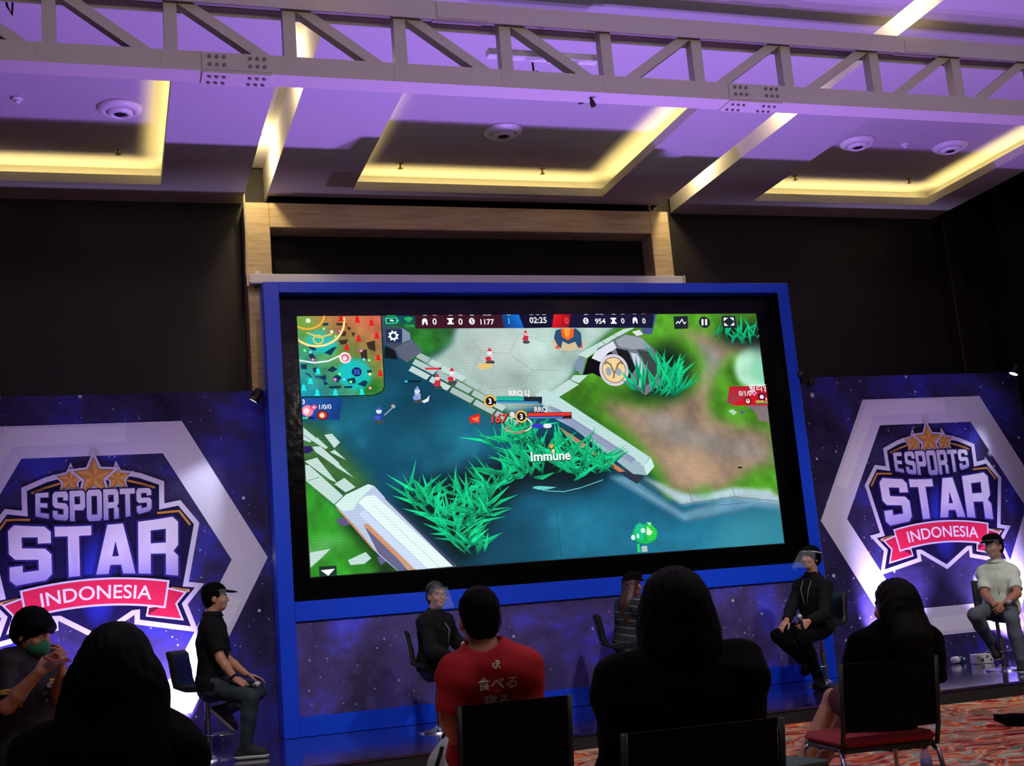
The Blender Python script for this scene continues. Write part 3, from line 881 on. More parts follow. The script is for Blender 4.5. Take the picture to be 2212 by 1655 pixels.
A.stroke([(3.401, 2.119), (3.427, 2.147), (3.470, 2.117), (3.505, 2.016), (3.491, 1.958)], 0.028, (128, 110, 84)); A.stroke([(3.623, 2.115), (3.595, 2.144), (3.561, 2.116), (3.512, 2.016)], 0.028, (128, 110, 84))
A.ell((3.439, 2.039), .05, .07, (150, 160, 180), 16); A.ell((3.560, 2.029), .05, .06, (150, 160, 180), 16)
A.k = 0.5
# small tower
A.poly([(2.790, 2.387), (2.838, 2.429), (3.153, 2.426), (3.186, 2.382), (3.149, 2.310), (2.988, 2.277), (2.841, 2.300)], (206, 186, 150))
A.poly([(2.824, 2.429), (2.854, 2.515), (2.923, 2.536), (3.096, 2.535), (3.151, 2.484), (3.150, 2.325), (3.104, 2.311), (3.073, 2.383), (2.988, 2.356), (2.924, 2.392), (2.894, 2.307), (2.860, 2.343)], (40, 76, 112))
A.poly([(2.916, 2.536), (3.073, 2.535), (3.056, 2.441), (2.985, 2.399), (2.922, 2.443)], (236, 96, 30)); A.poly([(2.953, 2.536), (3.028, 2.535), (3.004, 2.442), (2.965, 2.428)], (252, 160, 60))
A.poly([(2.827, 2.315), (2.861, 2.357), (2.878, 2.300)], (230, 70, 40)); A.poly([(3.119, 2.318), (3.153, 2.353), (3.156, 2.310)], (230, 70, 40))
# rock at the right edge
A.poly([(4.852, 1.655), (4.976, 1.800), (5.417, 1.781), (5.417, 1.602), (5.374, 1.470), (5.255, 1.444), (5.202, 1.534), (5.112, 1.596)], (112, 104, 112))
A.ell((5.045, 1.524), .06, .045, (92, 92, 128), 14); A.poly([(5.206, 1.564), (5.390, 1.588), (5.388, 1.395), (5.251, 1.415)], (126, 112, 112)); A.poly([(4.870, 1.544), (4.929, 1.565), (4.981, 1.526), (4.936, 1.491)], (170, 206, 180))
# mid-river wall
A.poly([(3.262, 1.003), (3.459, 0.882), (3.642, 0.762), (3.741, 0.834), (3.612, 0.903)], (40, 50, 66))
A.poly([(2.544, 1.797), (2.652, 1.857), (2.764, 1.805), (2.831, 1.733), (3.842, 1.048), (3.876, 0.947), (3.774, 0.853), (3.609, 0.875), (2.961, 1.406), (2.696, 1.554)], (150, 178, 190))
A.poly([(2.544, 1.797), (2.652, 1.857), (2.750, 1.812), (3.827, 1.056), (3.747, 0.953), (2.594, 1.711)], (182, 214, 212))
A.poly([(3.747, 0.953), (3.842, 1.048), (3.876, 0.947), (3.774, 0.853)], (196, 228, 226))
A.poly([(2.773, 1.440), (2.953, 1.322), (3.522, 0.907), (3.446, 0.904), (2.946, 1.253)], (184, 122, 86))
A.poly([(2.678, 1.667), (2.792, 1.635), (3.658, 1.042), (3.606, 0.988), (2.809, 1.509)], (142, 152, 184)); A.stroke([(2.694, 1.680), (3.712, 0.983)], .012, (110, 128, 146))
# lower-left wall
A.poly([(0.296, 0.569), (0.412, 0.575), (0.460, 0.509), (0.356, 0.489), (0.294, 0.525)], (92, 84, 124)); A.poly([(0.685, 0.150), (0.765, 0.183), (0.800, 0.116), (0.719, 0.071)], (96, 88, 132))
A.poly([(0.285, 0.711), (0.400, 0.807), (0.641, 0.906), (0.705, 0.883), (0.815, 0.747), (1.511, 0.006), (0.890, 0.000), (0.700, 0.180), (0.411, 0.550)], (180, 196, 222))
A.poly([(0.285, 0.711), (0.400, 0.807), (0.641, 0.906), (0.692, 0.881), (0.609, 0.810), (0.526, 0.736), (0.469, 0.649), (0.365, 0.642)], (206, 232, 226))
A.poly([(0.290, 0.685), (0.339, 0.644), (0.472, 0.495), (0.688, 0.200), (0.651, 0.228), (0.410, 0.537)], (196, 140, 100))
A.poly([(0.575, 0.476), (0.662, 0.407), (1.002, 0.000), (0.897, -0.000), (0.700, 0.193)], (98, 98, 134))
A.poly([(0.563, 0.490), (0.609, 0.502), (1.069, 0.001), (1.013, -0.001)], (204, 142, 102))
A.poly([(0.525, 0.608), (0.585, 0.640), (1.195, -0.000), (1.088, -0.001)], (198, 214, 240))
A.poly([(0.525, 0.724), (0.607, 0.784), (0.699, 0.790), (1.477, 0.006), (1.202, 0.002)], (222, 242, 240))
A.poly([(0.802, 0.748), (0.829, 0.753), (1.518, 0.010), (1.477, 0.006)], (60, 66, 90)); A.stroke([(0.680, 0.689), (1.336, 0.005)], .012, (176, 206, 210))
# river plants: clumps of long pointed leaves
def clump(c, n, h, spread, w=0.05):
    for i in range(n):
        a = rnd.uniform(-spread, spread); L_ = h * rnd.uniform(0.55, 1.05)
        b0 = Vector(c) + Vector((rnd.uniform(-.13, .13), rnd.uniform(-.07, .05)))
        tip = b0 + Vector((math.sin(a), math.cos(a) * 0.9)) * L_
        side = Vector((math.cos(a), -math.sin(a))) * w * rnd.uniform(.6, 1.1)
        mid_ = b0.lerp(tip, 0.4) + Vector((0, 0.03 * rnd.uniform(-1, 1)))
        g_ = rnd.uniform(0.75, 1.1)
        hi = (int(16 * g_), min(255, int(214 * g_)), int(140 * g_)); lo = (4, int(84 * g_), int(62 * g_))
        A.poly([b0 - side * .5, b0 + side * .5, mid_ + side, tip, mid_ - side], [lo, lo, hi, hi, hi], bump=(i % 3 == 2))
    A.layer += 1
for c in [(1.168, 0.755), (1.259, 0.639), (1.641, 0.716), (1.957, 0.823), (1.815, 0.658), (2.146, 0.913), (2.289, 1.057), (2.506, 1.123), (2.697, 1.166), (2.933, 1.106), (3.169, 1.019), (3.300, 0.962), (1.399, 0.510), (1.539, 0.381), (1.723, 0.468), (1.856, 0.533), (1.607, 0.280), (1.700, 0.178), (2.437, 0.950), (2.760, 0.986), (2.994, 0.899), (2.154, 1.314), (2.366, 1.331)]:
    clump(c, 13, 0.43, R(80), .021)
for c in [(4.180, 1.876), (4.149, 2.011), (4.078, 1.798), (3.853, 1.831), (4.207, 1.768)]:
    clump(c, 12, 0.44, R(58), .019)
for c in [(4.906, 2.419), (5.051, 2.379), (5.248, 2.360), (5.343, 2.431)]:
    clump(c, 7, 0.30, R(50), .017)
A.stroke([(2.421, 0.778), (2.590, 0.736), (2.776, 0.720), (2.968, 0.751), (3.120, 0.792), (3.242, 0.827)], 0.014, (120, 214, 206)); A.poly([(2.423, 0.792), (2.509, 0.794), (2.694, 0.772), (2.591, 0.752), (2.477, 0.755)], (96, 200, 196))
A.stroke([(3.046, 1.515), (3.219, 1.453), (3.358, 1.350)], .008, (120, 200, 170))
# lotus
A.poly([(3.566, 0.108), (3.596, 0.106), (3.604, 0.016), (3.563, 0.012)], (40, 200, 110)); A.poly([(3.615, 0.077), (3.683, 0.080), (3.683, 0.014), (3.616, 0.013)], (170, 190, 190))
A.ell((3.675, 0.208), .30, .22, (22, 176, 84), 22); A.poly([(3.555, 0.204), (3.565, 0.300), (3.622, 0.335), (3.677, 0.293), (3.645, 0.144), (3.578, 0.148)], (26, 190, 136)); A.poly([(3.684, 0.224), (3.700, 0.292), (3.756, 0.323), (3.821, 0.229), (3.789, 0.149), (3.704, 0.126)], (40, 200, 70))
A.ell((3.654, 0.246), .055, .055, (206, 240, 226), 14); A.poly([(3.690, 0.203), (3.707, 0.291), (3.767, 0.219), (3.725, 0.187)], (220, 240, 214)); A.ell((3.529, 0.178), .05, .06, (206, 240, 226), 12); A.ell((3.588, 0.191), .03, .05, (206, 240, 226), 12); A.poly([(3.704, 0.333), (3.757, 0.330), (3.745, 0.289)], (160, 230, 190))
# little game figures (plain)
def fig(c, body, head, acc, s=1.0):
    x, y = c; s0 = s; s = s * 0.55
    A.ell((x, y - .02), .085 * s0 * 1.1, .04 * s0 * 1.1, (60, 70, 70), 12)
    A.poly([(x - .05 * s, y), (x + .05 * s, y), (x + .06 * s, y + .10 * s), (x - .05 * s, y + .12 * s)], body)
    A.ell((x, y + .15 * s), .05 * s0 * 1.1, .05 * s0 * 1.1, head, 12)
    A.poly([(x - .05 * s, y + .17 * s), (x + .05 * s, y + .17 * s), (x + .01 * s, y + .24 * s)], acc)
    A.ell((x - .03 * s, y + .03 * s), .055 * s0 * 1.1, .045 * s0 * 1.1, acc, 12)
fig((2.061, 2.185), (200, 196, 206), (236, 226, 226), (206, 40, 58), 1.1); fig((1.620, 1.972), (206, 200, 206), (236, 226, 226), (206, 40, 58), 1.1)
fig((2.493, 2.405), (190, 40, 60), (236, 170, 170), (206, 40, 70), .9); fig((1.456, 1.921), (190, 40, 60), (236, 200, 190), (206, 40, 70), 1.0)
fig((1.225, 1.777), (150, 170, 214), (206, 214, 232), (130, 150, 214), 1.1); A.poly([(1.264, 1.755), (1.321, 1.781), (1.359, 1.821), (1.340, 1.753), (1.291, 1.737)], (226, 232, 240))
fig((0.799, 1.574), (40, 60, 160), (206, 226, 236), (60, 84, 190), 1.1); A.stroke([(0.855, 1.619), (0.941, 1.690)], .016, (190, 190, 210)); A.ell((0.955, 1.710), .045, .045, (220, 110, 130), 12); A.ell((0.962, 1.706), .028, .028, (60, 220, 200), 12)
A.poly([(1.923, 2.153), (2.087, 2.150), (2.061, 2.094), (1.925, 2.090)], (226, 190, 120)); A.poly([(-0.001, 1.326), (0.069, 1.324), (0.090, 1.277), (0.053, 1.253), (-0.005, 1.249)], (42, 24, 96))
# clash in the middle
for a0, a1, w_, cl in ((10, 160, .03, (240, 226, 220)), (190, 330, .03, (226, 96, 96)), (100, 250, .02, (60, 220, 180)), (300, 400, .02, (250, 240, 230))):
    A.arc((2.308, 1.470), .33, .17, a0, a1, w_, cl)
A.ell((2.536, 1.448), .14, .06, (56, 56, 190), 14); A.ell((2.652, 1.444), .1, .05, (226, 226, 236), 14); A.ell((2.260, 1.582), .06, .06, (240, 206, 206), 12); A.ell((2.675, 1.221), .05, .05, (226, 160, 60), 10); A.ell((2.692, 1.165), .04, .05, (240, 200, 140), 10)
A.stroke([(2.158, 1.392), (2.208, 1.473), (2.229, 1.390)], .02, (226, 80, 80))
# health bars and numbers
A.poly([(1.329, 2.118), (1.508, 2.115), (1.506, 2.094), (1.328, 2.098)], (80, 16, 24)); A.poly([(1.329, 2.118), (1.484, 2.115), (1.483, 2.095), (1.328, 2.098)], (226, 40, 50))
A.poly([(1.100, 1.984), (1.276, 1.980), (1.275, 1.961), (1.099, 1.965)], (10, 22, 36)); A.poly([(1.100, 1.984), (1.127, 1.983), (1.126, 1.964), (1.099, 1.965)], (60, 214, 226))
A.poly([(2.099, 1.787), (2.620, 1.769), (2.613, 1.697), (2.093, 1.714)], (28, 36, 44)); A.poly([(2.099, 1.783), (2.409, 1.772), (2.406, 1.730), (2.095, 1.742)], (24, 176, 150)); A.poly([(2.094, 1.734), (2.573, 1.717), (2.571, 1.701), (2.093, 1.717)], (40, 150, 226))
A.ell((2.021, 1.736), .142, .142, (20, 14, 16), 26); A.arc((2.021, 1.736), .118, .118, 0, 330, .036, (240, 190, 90)); A.text('3', (2.021, 1.736), .17, (250, 250, 250), .02)
A.poly([(2.442, 1.599), (2.945, 1.589), (2.943, 1.516), (2.435, 1.524)], (60, 16, 22)); A.poly([(2.441, 1.593), (2.938, 1.583), (2.934, 1.550), (2.438, 1.557)], (226, 52, 48)); A.poly([(2.437, 1.549), (2.838, 1.541), (2.836, 1.525), (2.435, 1.529)], (64, 130, 226))
for x in (2030, 2120, 2210, 2290):
    A.stroke([((2.463, 1.592)[0] + (x - 2000) * 0.00146, (2.463, 1.592)[1]), ((2.460, 1.562)[0] + (x - 2000) * 0.00146, (2.460, 1.562)[1])], .006, (120, 20, 26), bump=False)
A.ell((2.361, 1.557), .142, .142, (20, 14, 16), 26); A.arc((2.361, 1.557), .118, .118, 0, 350, .036, (240, 190, 90)); A.text('3', (2.361, 1.557), .17, (250, 250, 250), .02)
A.text('RRQ LJ', (2.360, 1.818), .16, (250, 236, 236), .02); A.text('RRQ', (2.590, 1.630), .15, (250, 226, 220), .02)
A.text('167', (2.092, 1.540), .27, (60, 8, 10), .05, .25); A.text('167', (2.088, 1.545), .26, (236, 70, 60), .015, .25)
A.poly([(1.770, 1.563), (1.835, 1.595), (1.899, 1.600), (1.883, 1.491), (1.843, 1.513), (1.785, 1.494)], (214, 36, 30)); A.poly([(1.797, 1.555), (1.883, 1.573), (1.871, 1.512), (1.823, 1.527)], (250, 110, 60))
A.text('Immune', (2.659, 1.107), .285, (40, 50, 50), .03); A.text('Immune', (2.655, 1.117), .285, (250, 252, 250), .018)
# minimap marks
for q in ([(0.263, 2.615), (0.323, 2.618), (0.321, 2.591), (0.262, 2.588)], [(0.409, 2.618), (0.515, 2.613), (0.514, 2.586), (0.407, 2.591)], [(0.520, 2.579), (0.559, 2.565), (0.544, 2.531), (0.518, 2.551)], [(0.418, 2.430), (0.525, 2.436), (0.495, 2.389), (0.442, 2.382)], [(0.411, 2.532), (0.503, 2.524), (0.501, 2.477), (0.434, 2.471)], [(0.710, 2.399), (0.806, 2.425), (0.805, 2.303), (0.733, 2.331)], [(0.556, 2.510), (0.603, 2.510), (0.580, 2.462)], [(0.637, 2.305), (0.713, 2.331), (0.713, 2.222), (0.658, 2.210)], [(0.259, 2.297), (0.347, 2.350), (0.401, 2.363), (0.329, 2.269)], [(0.094, 2.273), (0.134, 2.299), (0.171, 2.245), (0.142, 2.205)], [(0.281, 2.109), (0.336, 2.155), (0.394, 2.120), (0.332, 2.088)], [(0.199, 2.044), (0.265, 2.063), (0.269, 2.009), (0.217, 2.017)], [(0.343, 2.041), (0.397, 2.067), (0.428, 2.026), (0.378, 1.973)], [(0.291, 1.942), (0.416, 1.943), (0.415, 1.916), (0.290, 1.917)], [(0.449, 1.938), (0.535, 1.940), (0.534, 1.916), (0.448, 1.916)], [(0.480, 2.011), (0.567, 2.029), (0.577, 1.969), (0.510, 1.957)], [(0.589, 1.955), (0.672, 2.000), (0.704, 1.972), (0.667, 1.926)], [(0.234, 1.977), (0.262, 1.996), (0.286, 1.969), (0.252, 1.950)], [(0.011, 2.181), (0.076, 2.180), (0.073, 2.127), (0.015, 2.128)], [(0.132, 2.139), (0.178, 2.145), (0.189, 2.098), (0.142, 2.085)], [(0.112, 2.380), (0.189, 2.339), (0.161, 2.319), (0.104, 2.353)], [(0.692, 2.101), (0.752, 2.106), (0.741, 2.032)]):
    A.poly(q, (58, 40, 34) if q[0][1] > (-0.218, 2.252)[1] and q[0][0] > (0.404, 3.114)[0] else (14, 52, 74), bump=False)
A.layer += 1
A.arc((0.192, 2.649), .60, .56, 175, 365, .05, (252, 190, 80)); A.arc((0.192, 2.649), .60, .56, 175, 365, .022, (255, 244, 190))
A.arc((0.103, 2.704), .36, .30, 170, 360, .04, (250, 170, 60)); A.ell((0.113, 2.643), .05, .05, (200, 255, 220), 14)
A.arc((0.207, 2.440), .10, .09, 0, 360, .03, (230, 200, 60)); A.stroke([(-0.007, 2.221), (0.155, 2.192), (0.300, 2.209), (0.435, 2.268)], .035, (230, 230, 240)); A.stroke([(0.093, 2.515), (0.222, 2.460), (0.356, 2.499)], .03, (240, 200, 90))
for q, cl in (((0.273, 2.554), (60, 230, 110)), ((0.390, 2.471), (60, 230, 110)), ((0.437, 2.525), (236, 60, 200)), ((0.353, 2.522), (230, 240, 250)), ((0.651, 2.312), (236, 60, 200)), ((0.732, 2.209), (60, 230, 110)), ((0.675, 2.219), (60, 190, 240)), ((0.061, 2.325), (60, 230, 110)), ((0.119, 2.306), (60, 190, 240)), ((0.141, 2.226), (236, 60, 200)), ((0.408, 2.066), (60, 230, 110)), ((0.361, 2.011), (236, 60, 200)), ((0.453, 2.009), (60, 190, 240)), ((0.522, 1.981), (60, 230, 110)), ((0.729, 2.060), (250, 226, 130)), ((0.722, 1.911), (236, 120, 90))):
    A.ell(q, .034, .034, cl, 12); A.ell(q, .014, .014, (250, 250, 250), 8)
for q in ((0.186, 2.098), (0.101, 2.000), (0.166, 1.872), (0.354, 1.867), (0.631, 1.871), (0.030, 1.928)):
    x, y = q; A.poly([(x - .03, y - .03), (x + .03, y - .03), (x + .018, y), (x + .02, y + .018), (x, y + .048), (x - .02, y + .018), (x - .018, y)], (30, 226, 226))
for q in ((0.780, 2.611), (0.830, 2.473), (0.828, 2.234), (0.840, 2.064), (0.500, 2.348), (0.632, 2.441), (0.631, 2.646), (0.458, 2.661)):
    x, y = q; A.poly([(x - .03, y - .03), (x + .03, y - .03), (x + .018, y), (x + .02, y + .018), (x, y + .048), (x - .02, y + .018), (x - .018, y)], (220, 26, 38))
A.ell((0.477, 2.240), .125, .12, (250, 226, 232), 20); A.ell((0.480, 2.240), .09, .085, (226, 110, 130), 16); A.ell((0.473, 2.233), .045, .05, (250, 230, 230), 10)
A.ell((0.590, 2.087), .105, .10, (14, 30, 84), 20); A.text('35', (0.590, 2.087), .14, (60, 120, 226), .02)
A.arc((0.168, 1.952), .18, .18, 20, 100, .03, (14, 52, 120)); A.arc((0.041, 2.008), .15, .15, 20, 80, .03, (14, 52, 120))
A.stroke([(0.889, 2.700), (0.876, 1.935), (0.852, 1.875), (0.755, 1.833), (-0.001, 1.834)], .022, (8, 30, 34))
# score bar
A.poly([(1.257, 2.711), (2.257, 2.706), (2.286, 2.542), (1.255, 2.547)], (58, 18, 34)); A.poly([(2.235, 2.706), (2.435, 2.705), (2.478, 2.540), (2.243, 2.543)], [(20, 60, 120), (16, 120, 220), (16, 100, 200), (20, 50, 110)]); A.poly([(2.432, 2.705), (2.860, 2.703), (2.830, 2.544), (2.478, 2.540)], (14, 14, 44))
A.poly([(2.843, 2.713), (3.091, 2.712), (3.044, 2.542), (2.807, 2.540)], [(226, 24, 34), (120, 14, 30), (110, 12, 30), (214, 20, 34)]); A.poly([(3.045, 2.712), (4.065, 2.707), (4.026, 2.531), (3.006, 2.540)], (20, 20, 52))
W_ = (246, 246, 250)
for q, tx, sz in (((1.470, 2.624), '0', .19), ((1.759, 2.621), '0', .19), ((2.054, 2.616), '1177', .17), ((2.311, 2.626), '1', .19), ((2.653, 2.631), '02:25', .185), ((2.989, 2.622), '0', .19), ((3.391, 2.614), '954', .17), ((3.666, 2.616), '0', .17), ((3.927, 2.614), '0', .17)):
    A.text(tx, q, sz, (60, 200, 240) if tx == '1' else ((240, 80, 80) if q == (2.989, 2.622) else W_), .015)
def icon(q, polys):
    for pl, cl in polys: A.poly([(q[0] + x * .5, q[1] + y * .5) for x, y in pl], cl)
def helm(q):
    A.ell((q[0], q[1] + .005), .06, .07, W_, 14)
    icon(q, [([(-.025, -.07), (.025, -.07), (.012, 0), (-.012, 0)], (58, 18, 34)), ([(-.06, -.07), (-.035, -.07), (-.035, -.02), (-.06, -.02)], W_), ([(.035, -.07), (.06, -.07), (.06, -.02), (.035, -.02)], W_)])
def tower(q):
    icon(q, [([(-.07, -.07), (.07, -.07), (.07, -.04), (.035, -.03), (.035, .03), (.07, .04), (.07, .07), (-.07, .07), (-.07, .04), (-.035, .03), (-.035, -.03), (-.07, -.04)], W_)])
def coin(q): A.ell(q, .065, .075, W_, 16); A.text('S', q, .13, (40, 16, 40), .02)
helm((1.361, 2.620)); tower((1.646, 2.625)); coin((1.888, 2.623)); coin((3.217, 2.618)); tower((3.553, 2.617)); helm((3.817, 2.617))
for q in ((1.476, 2.701), (1.765, 2.699), (1.367, 2.700), (1.652, 2.698), (1.893, 2.697), (2.039, 2.699), (2.090, 2.698), (2.317, 2.700), (2.578, 2.700), (2.652, 2.700), (2.726, 2.699), (3.226, 2.698), (3.363, 2.700), (3.416, 2.700), (3.562, 2.699), (3.671, 2.701), (3.818, 2.701), (3.928, 2.703)):
    A.poly([(q[0] - .025, q[1] - .01), (q[0] + .025, q[1] - .01), (q[0] + .018, q[1] + .008), (q[0] - .018, q[1] + .008)], (206, 206, 214), bump=False)
A.layer += 1
A.poly([(0.933, 2.669), (1.061, 2.671), (1.056, 2.605), (0.933, 2.603)], (40, 220, 160)); A.poly([(0.946, 2.658), (1.049, 2.660), (1.046, 2.616), (0.946, 2.614)], (10, 70, 60)); A.poly([(1.059, 2.650), (1.076, 2.650), (1.074, 2.622), (1.057, 2.622)], (40, 220, 160)); A.poly([(0.970, 2.644), (1.005, 2.651), (1.031, 2.630), (0.996, 2.627)], (220, 250, 240)); A.poly([(0.947, 2.706), (1.056, 2.708), (1.055, 2.685), (0.948, 2.683)], (30, 170, 60))
for r_ in (.045, .085, .12): A.arc((1.183, 2.608), r_, r_, 45, 135, .022, (40, 214, 90))
A.text('11ms', (1.188, 2.581), .10, (40, 200, 90), .012)
A.poly([(0.925, 2.541), (1.107, 2.539), (1.097, 2.394), (0.926, 2.397)], (30, 48, 84))
g = (1.007, 2.470)
A.poly([(g[0] + (.058 if i % 4 < 2 else .043) * math.cos(2 * PI * (i + .5) / 32), g[1] + (.058 if i % 4 < 2 else .043) * math.sin(2 * PI * (i + .5) / 32)) for i in range(32)], W_); A.ell(g, .052, .052, (30, 48, 84), 16)
DK = (26, 34, 44)
A.poly([(4.302, 2.662), (4.484, 2.667), (4.472, 2.518), (4.296, 2.513)], DK); A.stroke([(4.324, 2.576), (4.351, 2.602), (4.368, 2.581), (4.405, 2.627), (4.428, 2.575), (4.454, 2.596)], .022, W_)
A.ell((4.689, 2.591), .145, .135, DK, 24)
A.poly([(4.654, 2.627), (4.679, 2.628), (4.673, 2.555), (4.648, 2.554)], W_); A.poly([(4.701, 2.628), (4.726, 2.630), (4.720, 2.556), (4.695, 2.555)], W_)
A.poly([(4.919, 2.662), (5.098, 2.664), (5.093, 2.521), (4.914, 2.520)], DK)
for q in ([(4.944, 2.643), (5.000, 2.643), (4.939, 2.601)], [(5.073, 2.645), (5.020, 2.646), (5.070, 2.603)], [(4.938, 2.547), (4.991, 2.546), (4.943, 2.586)], [(5.070, 2.548), (5.017, 2.549), (5.072, 2.588)]): A.poly(q, W_)
A.poly([(0.085, 0.099), (0.261, 0.097), (0.261, -0.006), (0.085, -0.011)], (22, 50, 40)); A.poly([(0.102, 0.060), (0.244, 0.066), (0.174, -0.015)], W_)
A.poly([(0.001, 1.821), (0.428, 1.809), (0.376, 1.588), (-0.006, 1.598)], [(34, 90, 170), (14, 60, 130), (14, 50, 120), (30, 70, 190)])
A.text('3', (0.019, 1.784), .13, W_, .015); A.text('1/0/0', (0.233, 1.726), .135, W_, .008)
A.ell((0.056, 1.688), .12, .12, (236, 130, 160), 18); A.ell((0.043, 1.684), .06, .07, (250, 214, 224), 12); A.poly([(0.078, 1.723), (0.125, 1.757), (0.166, 1.724), (0.121, 1.688)], (214, 60, 110)); A.poly([(0.101, 1.723), (0.124, 1.741), (0.145, 1.723), (0.122, 1.704)], (250, 190, 210))
A.ell((0.205, 1.638), .125, .105, (70, 30, 34), 20); A.ell((0.205, 1.638), .095, .08, (206, 60, 40), 16); A.ell((0.202, 1.636), .05, .05, (250, 214, 190), 10)
A.poly([(-0.005, 1.624), (0.121, 1.623), (0.120, 1.602), (-0.006, 1.603)], (20, 24, 50)); A.poly([(-0.003, 1.623), (0.059, 1.623), (0.058, 1.605), (-0.003, 1.606)], (60, 220, 110))
A.poly([(4.914, 1.826), (5.480, 1.822), (5.449, 1.594), (4.950, 1.601), (4.858, 1.640)], [(190, 16, 40), (176, 14, 40), (206, 16, 34), (206, 20, 36), (150, 60, 70)])
A.text('윌리엄', (5.295, 1.799), .20, W_, .006); A.text('0/1/0', (5.104, 1.743), .16, W_, .008)
A.ell((5.128, 1.655), .085, .09, (60, 12, 20), 18); A.ell((5.127, 1.652), .055, .06, (240, 220, 214), 12); A.ell((5.126, 1.662), .03, .03, (200, 60, 50), 10); A.ell((5.314, 1.697), .10, .085, (40, 18, 44), 16); A.ell((5.314, 1.694), .055, .05, (240, 220, 230), 10); A.text('3', (5.368, 1.666), .10, W_, .012)
A.poly([(5.189, 1.745), (5.221, 1.774), (5.256, 1.744), (5.217, 1.709)], (230, 190, 240)); A.poly([(5.205, 1.743), (5.222, 1.759), (5.240, 1.742), (5.219, 1.725)], (150, 30, 70)); A.poly([(5.229, 1.640), (5.446, 1.637), (5.444, 1.619), (5.227, 1.622)], (40, 190, 90)); A.poly([(5.231, 1.652), (5.333, 1.651), (5.331, 1.637), (5.229, 1.639)], (230, 170, 60))
A.stroke([(2.662, 0.529), (2.672, 0.017)], .006, (10, 44, 64), bump=False); A.stroke([(0.848, 1.306), (0.831, 0.898)], .004, (20, 80, 110)); A.poly([(4.891, 0.890), (4.932, 0.898), (4.962, 0.878), (4.913, 0.875)], (16, 20, 18))
# keep the picture inside the lit area
V2 = np.array(A.V); V2[:, 0] = np.clip(V2[:, 0], 0, SW); V2[:, 1] = np.clip(V2[:, 1], 0, SH)
nB = (NU + 1) * (NV + 1)
dx, dz = SX0 - ox, SZ0 - ZS
BV = np.stack([gu.ravel() + dx, np.full(nB, 0.150), gv.ravel() + dz], -1)
OV = np.stack([V2[:, 0] + dx, 0.1494 - V2[:, 2], V2[:, 1] + dz], -1)
me = bpy.data.meshes.new('display')
me.from_pydata(np.vstack([BV, OV]).tolist(), [], GF.tolist() + [tuple(i + nB for i in f) for f in A.F])
ca_ = me.color_attributes.new('col', 'FLOAT_COLOR', 'CORNER')
cc4 = np.ones((len(GF) * 4 + len(A.C), 4), np.float32)
cc4[:len(GF) * 4, :3] = px_[GF.ravel()]; cc4[len(GF) * 4:, :3] = np.array(A.C)
ca_.data.foreach_set('color', cc4.ravel())
me.materials.append(attr_mat('led_pixels', 0.5, 1.1, spec=0.05, scan=11.0))
link('display', me, led)
MB().box((SX0 - ox - .01, 0.1515, SZ0 - ZS - .01), (SX0 + SW - ox + .01, 0.1545, SZ0 + SH - ZS + .01)).build('module_backing', M_black, led)

# ================================================================== PRINTED BACKDROPS WITH THE EMBLEM
YB = 12.75
HC = 1.90                                     # height of the hexagon's centre
WHT = (214, 206, 232); NAVY = (24, 16, 66); GOLD = (206, 140, 66); RED = (222, 40, 78)
def mirror(half):                             # left half traced top to bottom -> closed outline
    return half + [(-x, y) for x, y in half[::-1]]

# block capitals on a 5 x 7 grid, corners cut; each letter: list of polygons (outer strokes only, no holes)
def letter(ch):
    T = 1.55
    if ch == 'E': return [[(0, 0), (4.2, 0), (4.2, 1.3), (T, 1.3), (T, 2.9), (3.8, 2.9), (3.8, 4.1), (T, 4.1), (T, 5.7), (4.2, 5.7), (4.2, 7), (0, 7)]]
    if ch == 'S': return [[(0.7, 0), (4.3, 0), (5, .7), (5, 3.3), (4.3, 4.1), (T, 4.3), (T, 5.6), (3.45, 5.6), (3.45, 4.8), (5, 4.8), (5, 6.3), (4.3, 7), (.7, 7), (0, 6.3), (0, 3.7), (.7, 3.0), (3.45, 2.75), (3.45, 1.4), (T, 1.4), (T, 2.2), (0, 2.2), (0, .7)]]
    if ch == 'P': return [[(0, 0), (T, 0), (T, 7), (0, 7)], [(T, 7), (T, 5.65), (3.4, 5.65), (3.4, 7)], [(3.4, 7), (3.4, 2.5), (4.3, 2.5), (5, 3.2), (5, 6.3), (4.3, 7)], [(T, 2.5), (3.4, 2.5), (3.4, 3.85), (T, 3.85)]]
    if ch == 'O': return [[(.7, 0), (T, 0), (T, 7), (.7, 7), (0, 6.3), (0, .7)], [(3.45, 0), (4.3, 0), (5, .7), (5, 6.3), (4.3, 7), (3.45, 7)], [(T, 0), (3.45, 0), (3.45, 1.4), (T, 1.4)], [(T, 5.6), (3.45, 5.6), (3.45, 7), (T, 7)]]
    if ch == 'R': return [[(0, 0), (T, 0), (T, 7), (0, 7)], [(T, 5.65), (3.45, 5.65), (3.45, 7), (T, 7)], [(3.45, 2.6), (4.4, 2.9), (5, 3.6), (5, 6.3), (4.3, 7), (3.45, 7)], [(T, 2.6), (3.45, 2.6), (3.45, 3.95), (T, 3.95)], [(3.45, 0), (5, 0), (5, 2.3), (4.4, 2.9), (3.45, 2.6)]]
    if ch == 'T': return [[(1.75, 0), (3.3, 0), (3.3, 5.65), (5, 5.65), (5, 7), (0, 7), (0, 5.65), (1.75, 5.65)]]
    if ch == 'A': return [[(0, 0), (1.6, 0), (2.55, 4.6), (2.55, 7), (1.55, 7)], [(3.5, 0), (5.1, 0), (3.55, 7), (2.55, 7), (2.55, 4.6)], [(1.858, 1.25), (3.242, 1.25), (2.994, 2.45), (2.106, 2.45)]]
    return []

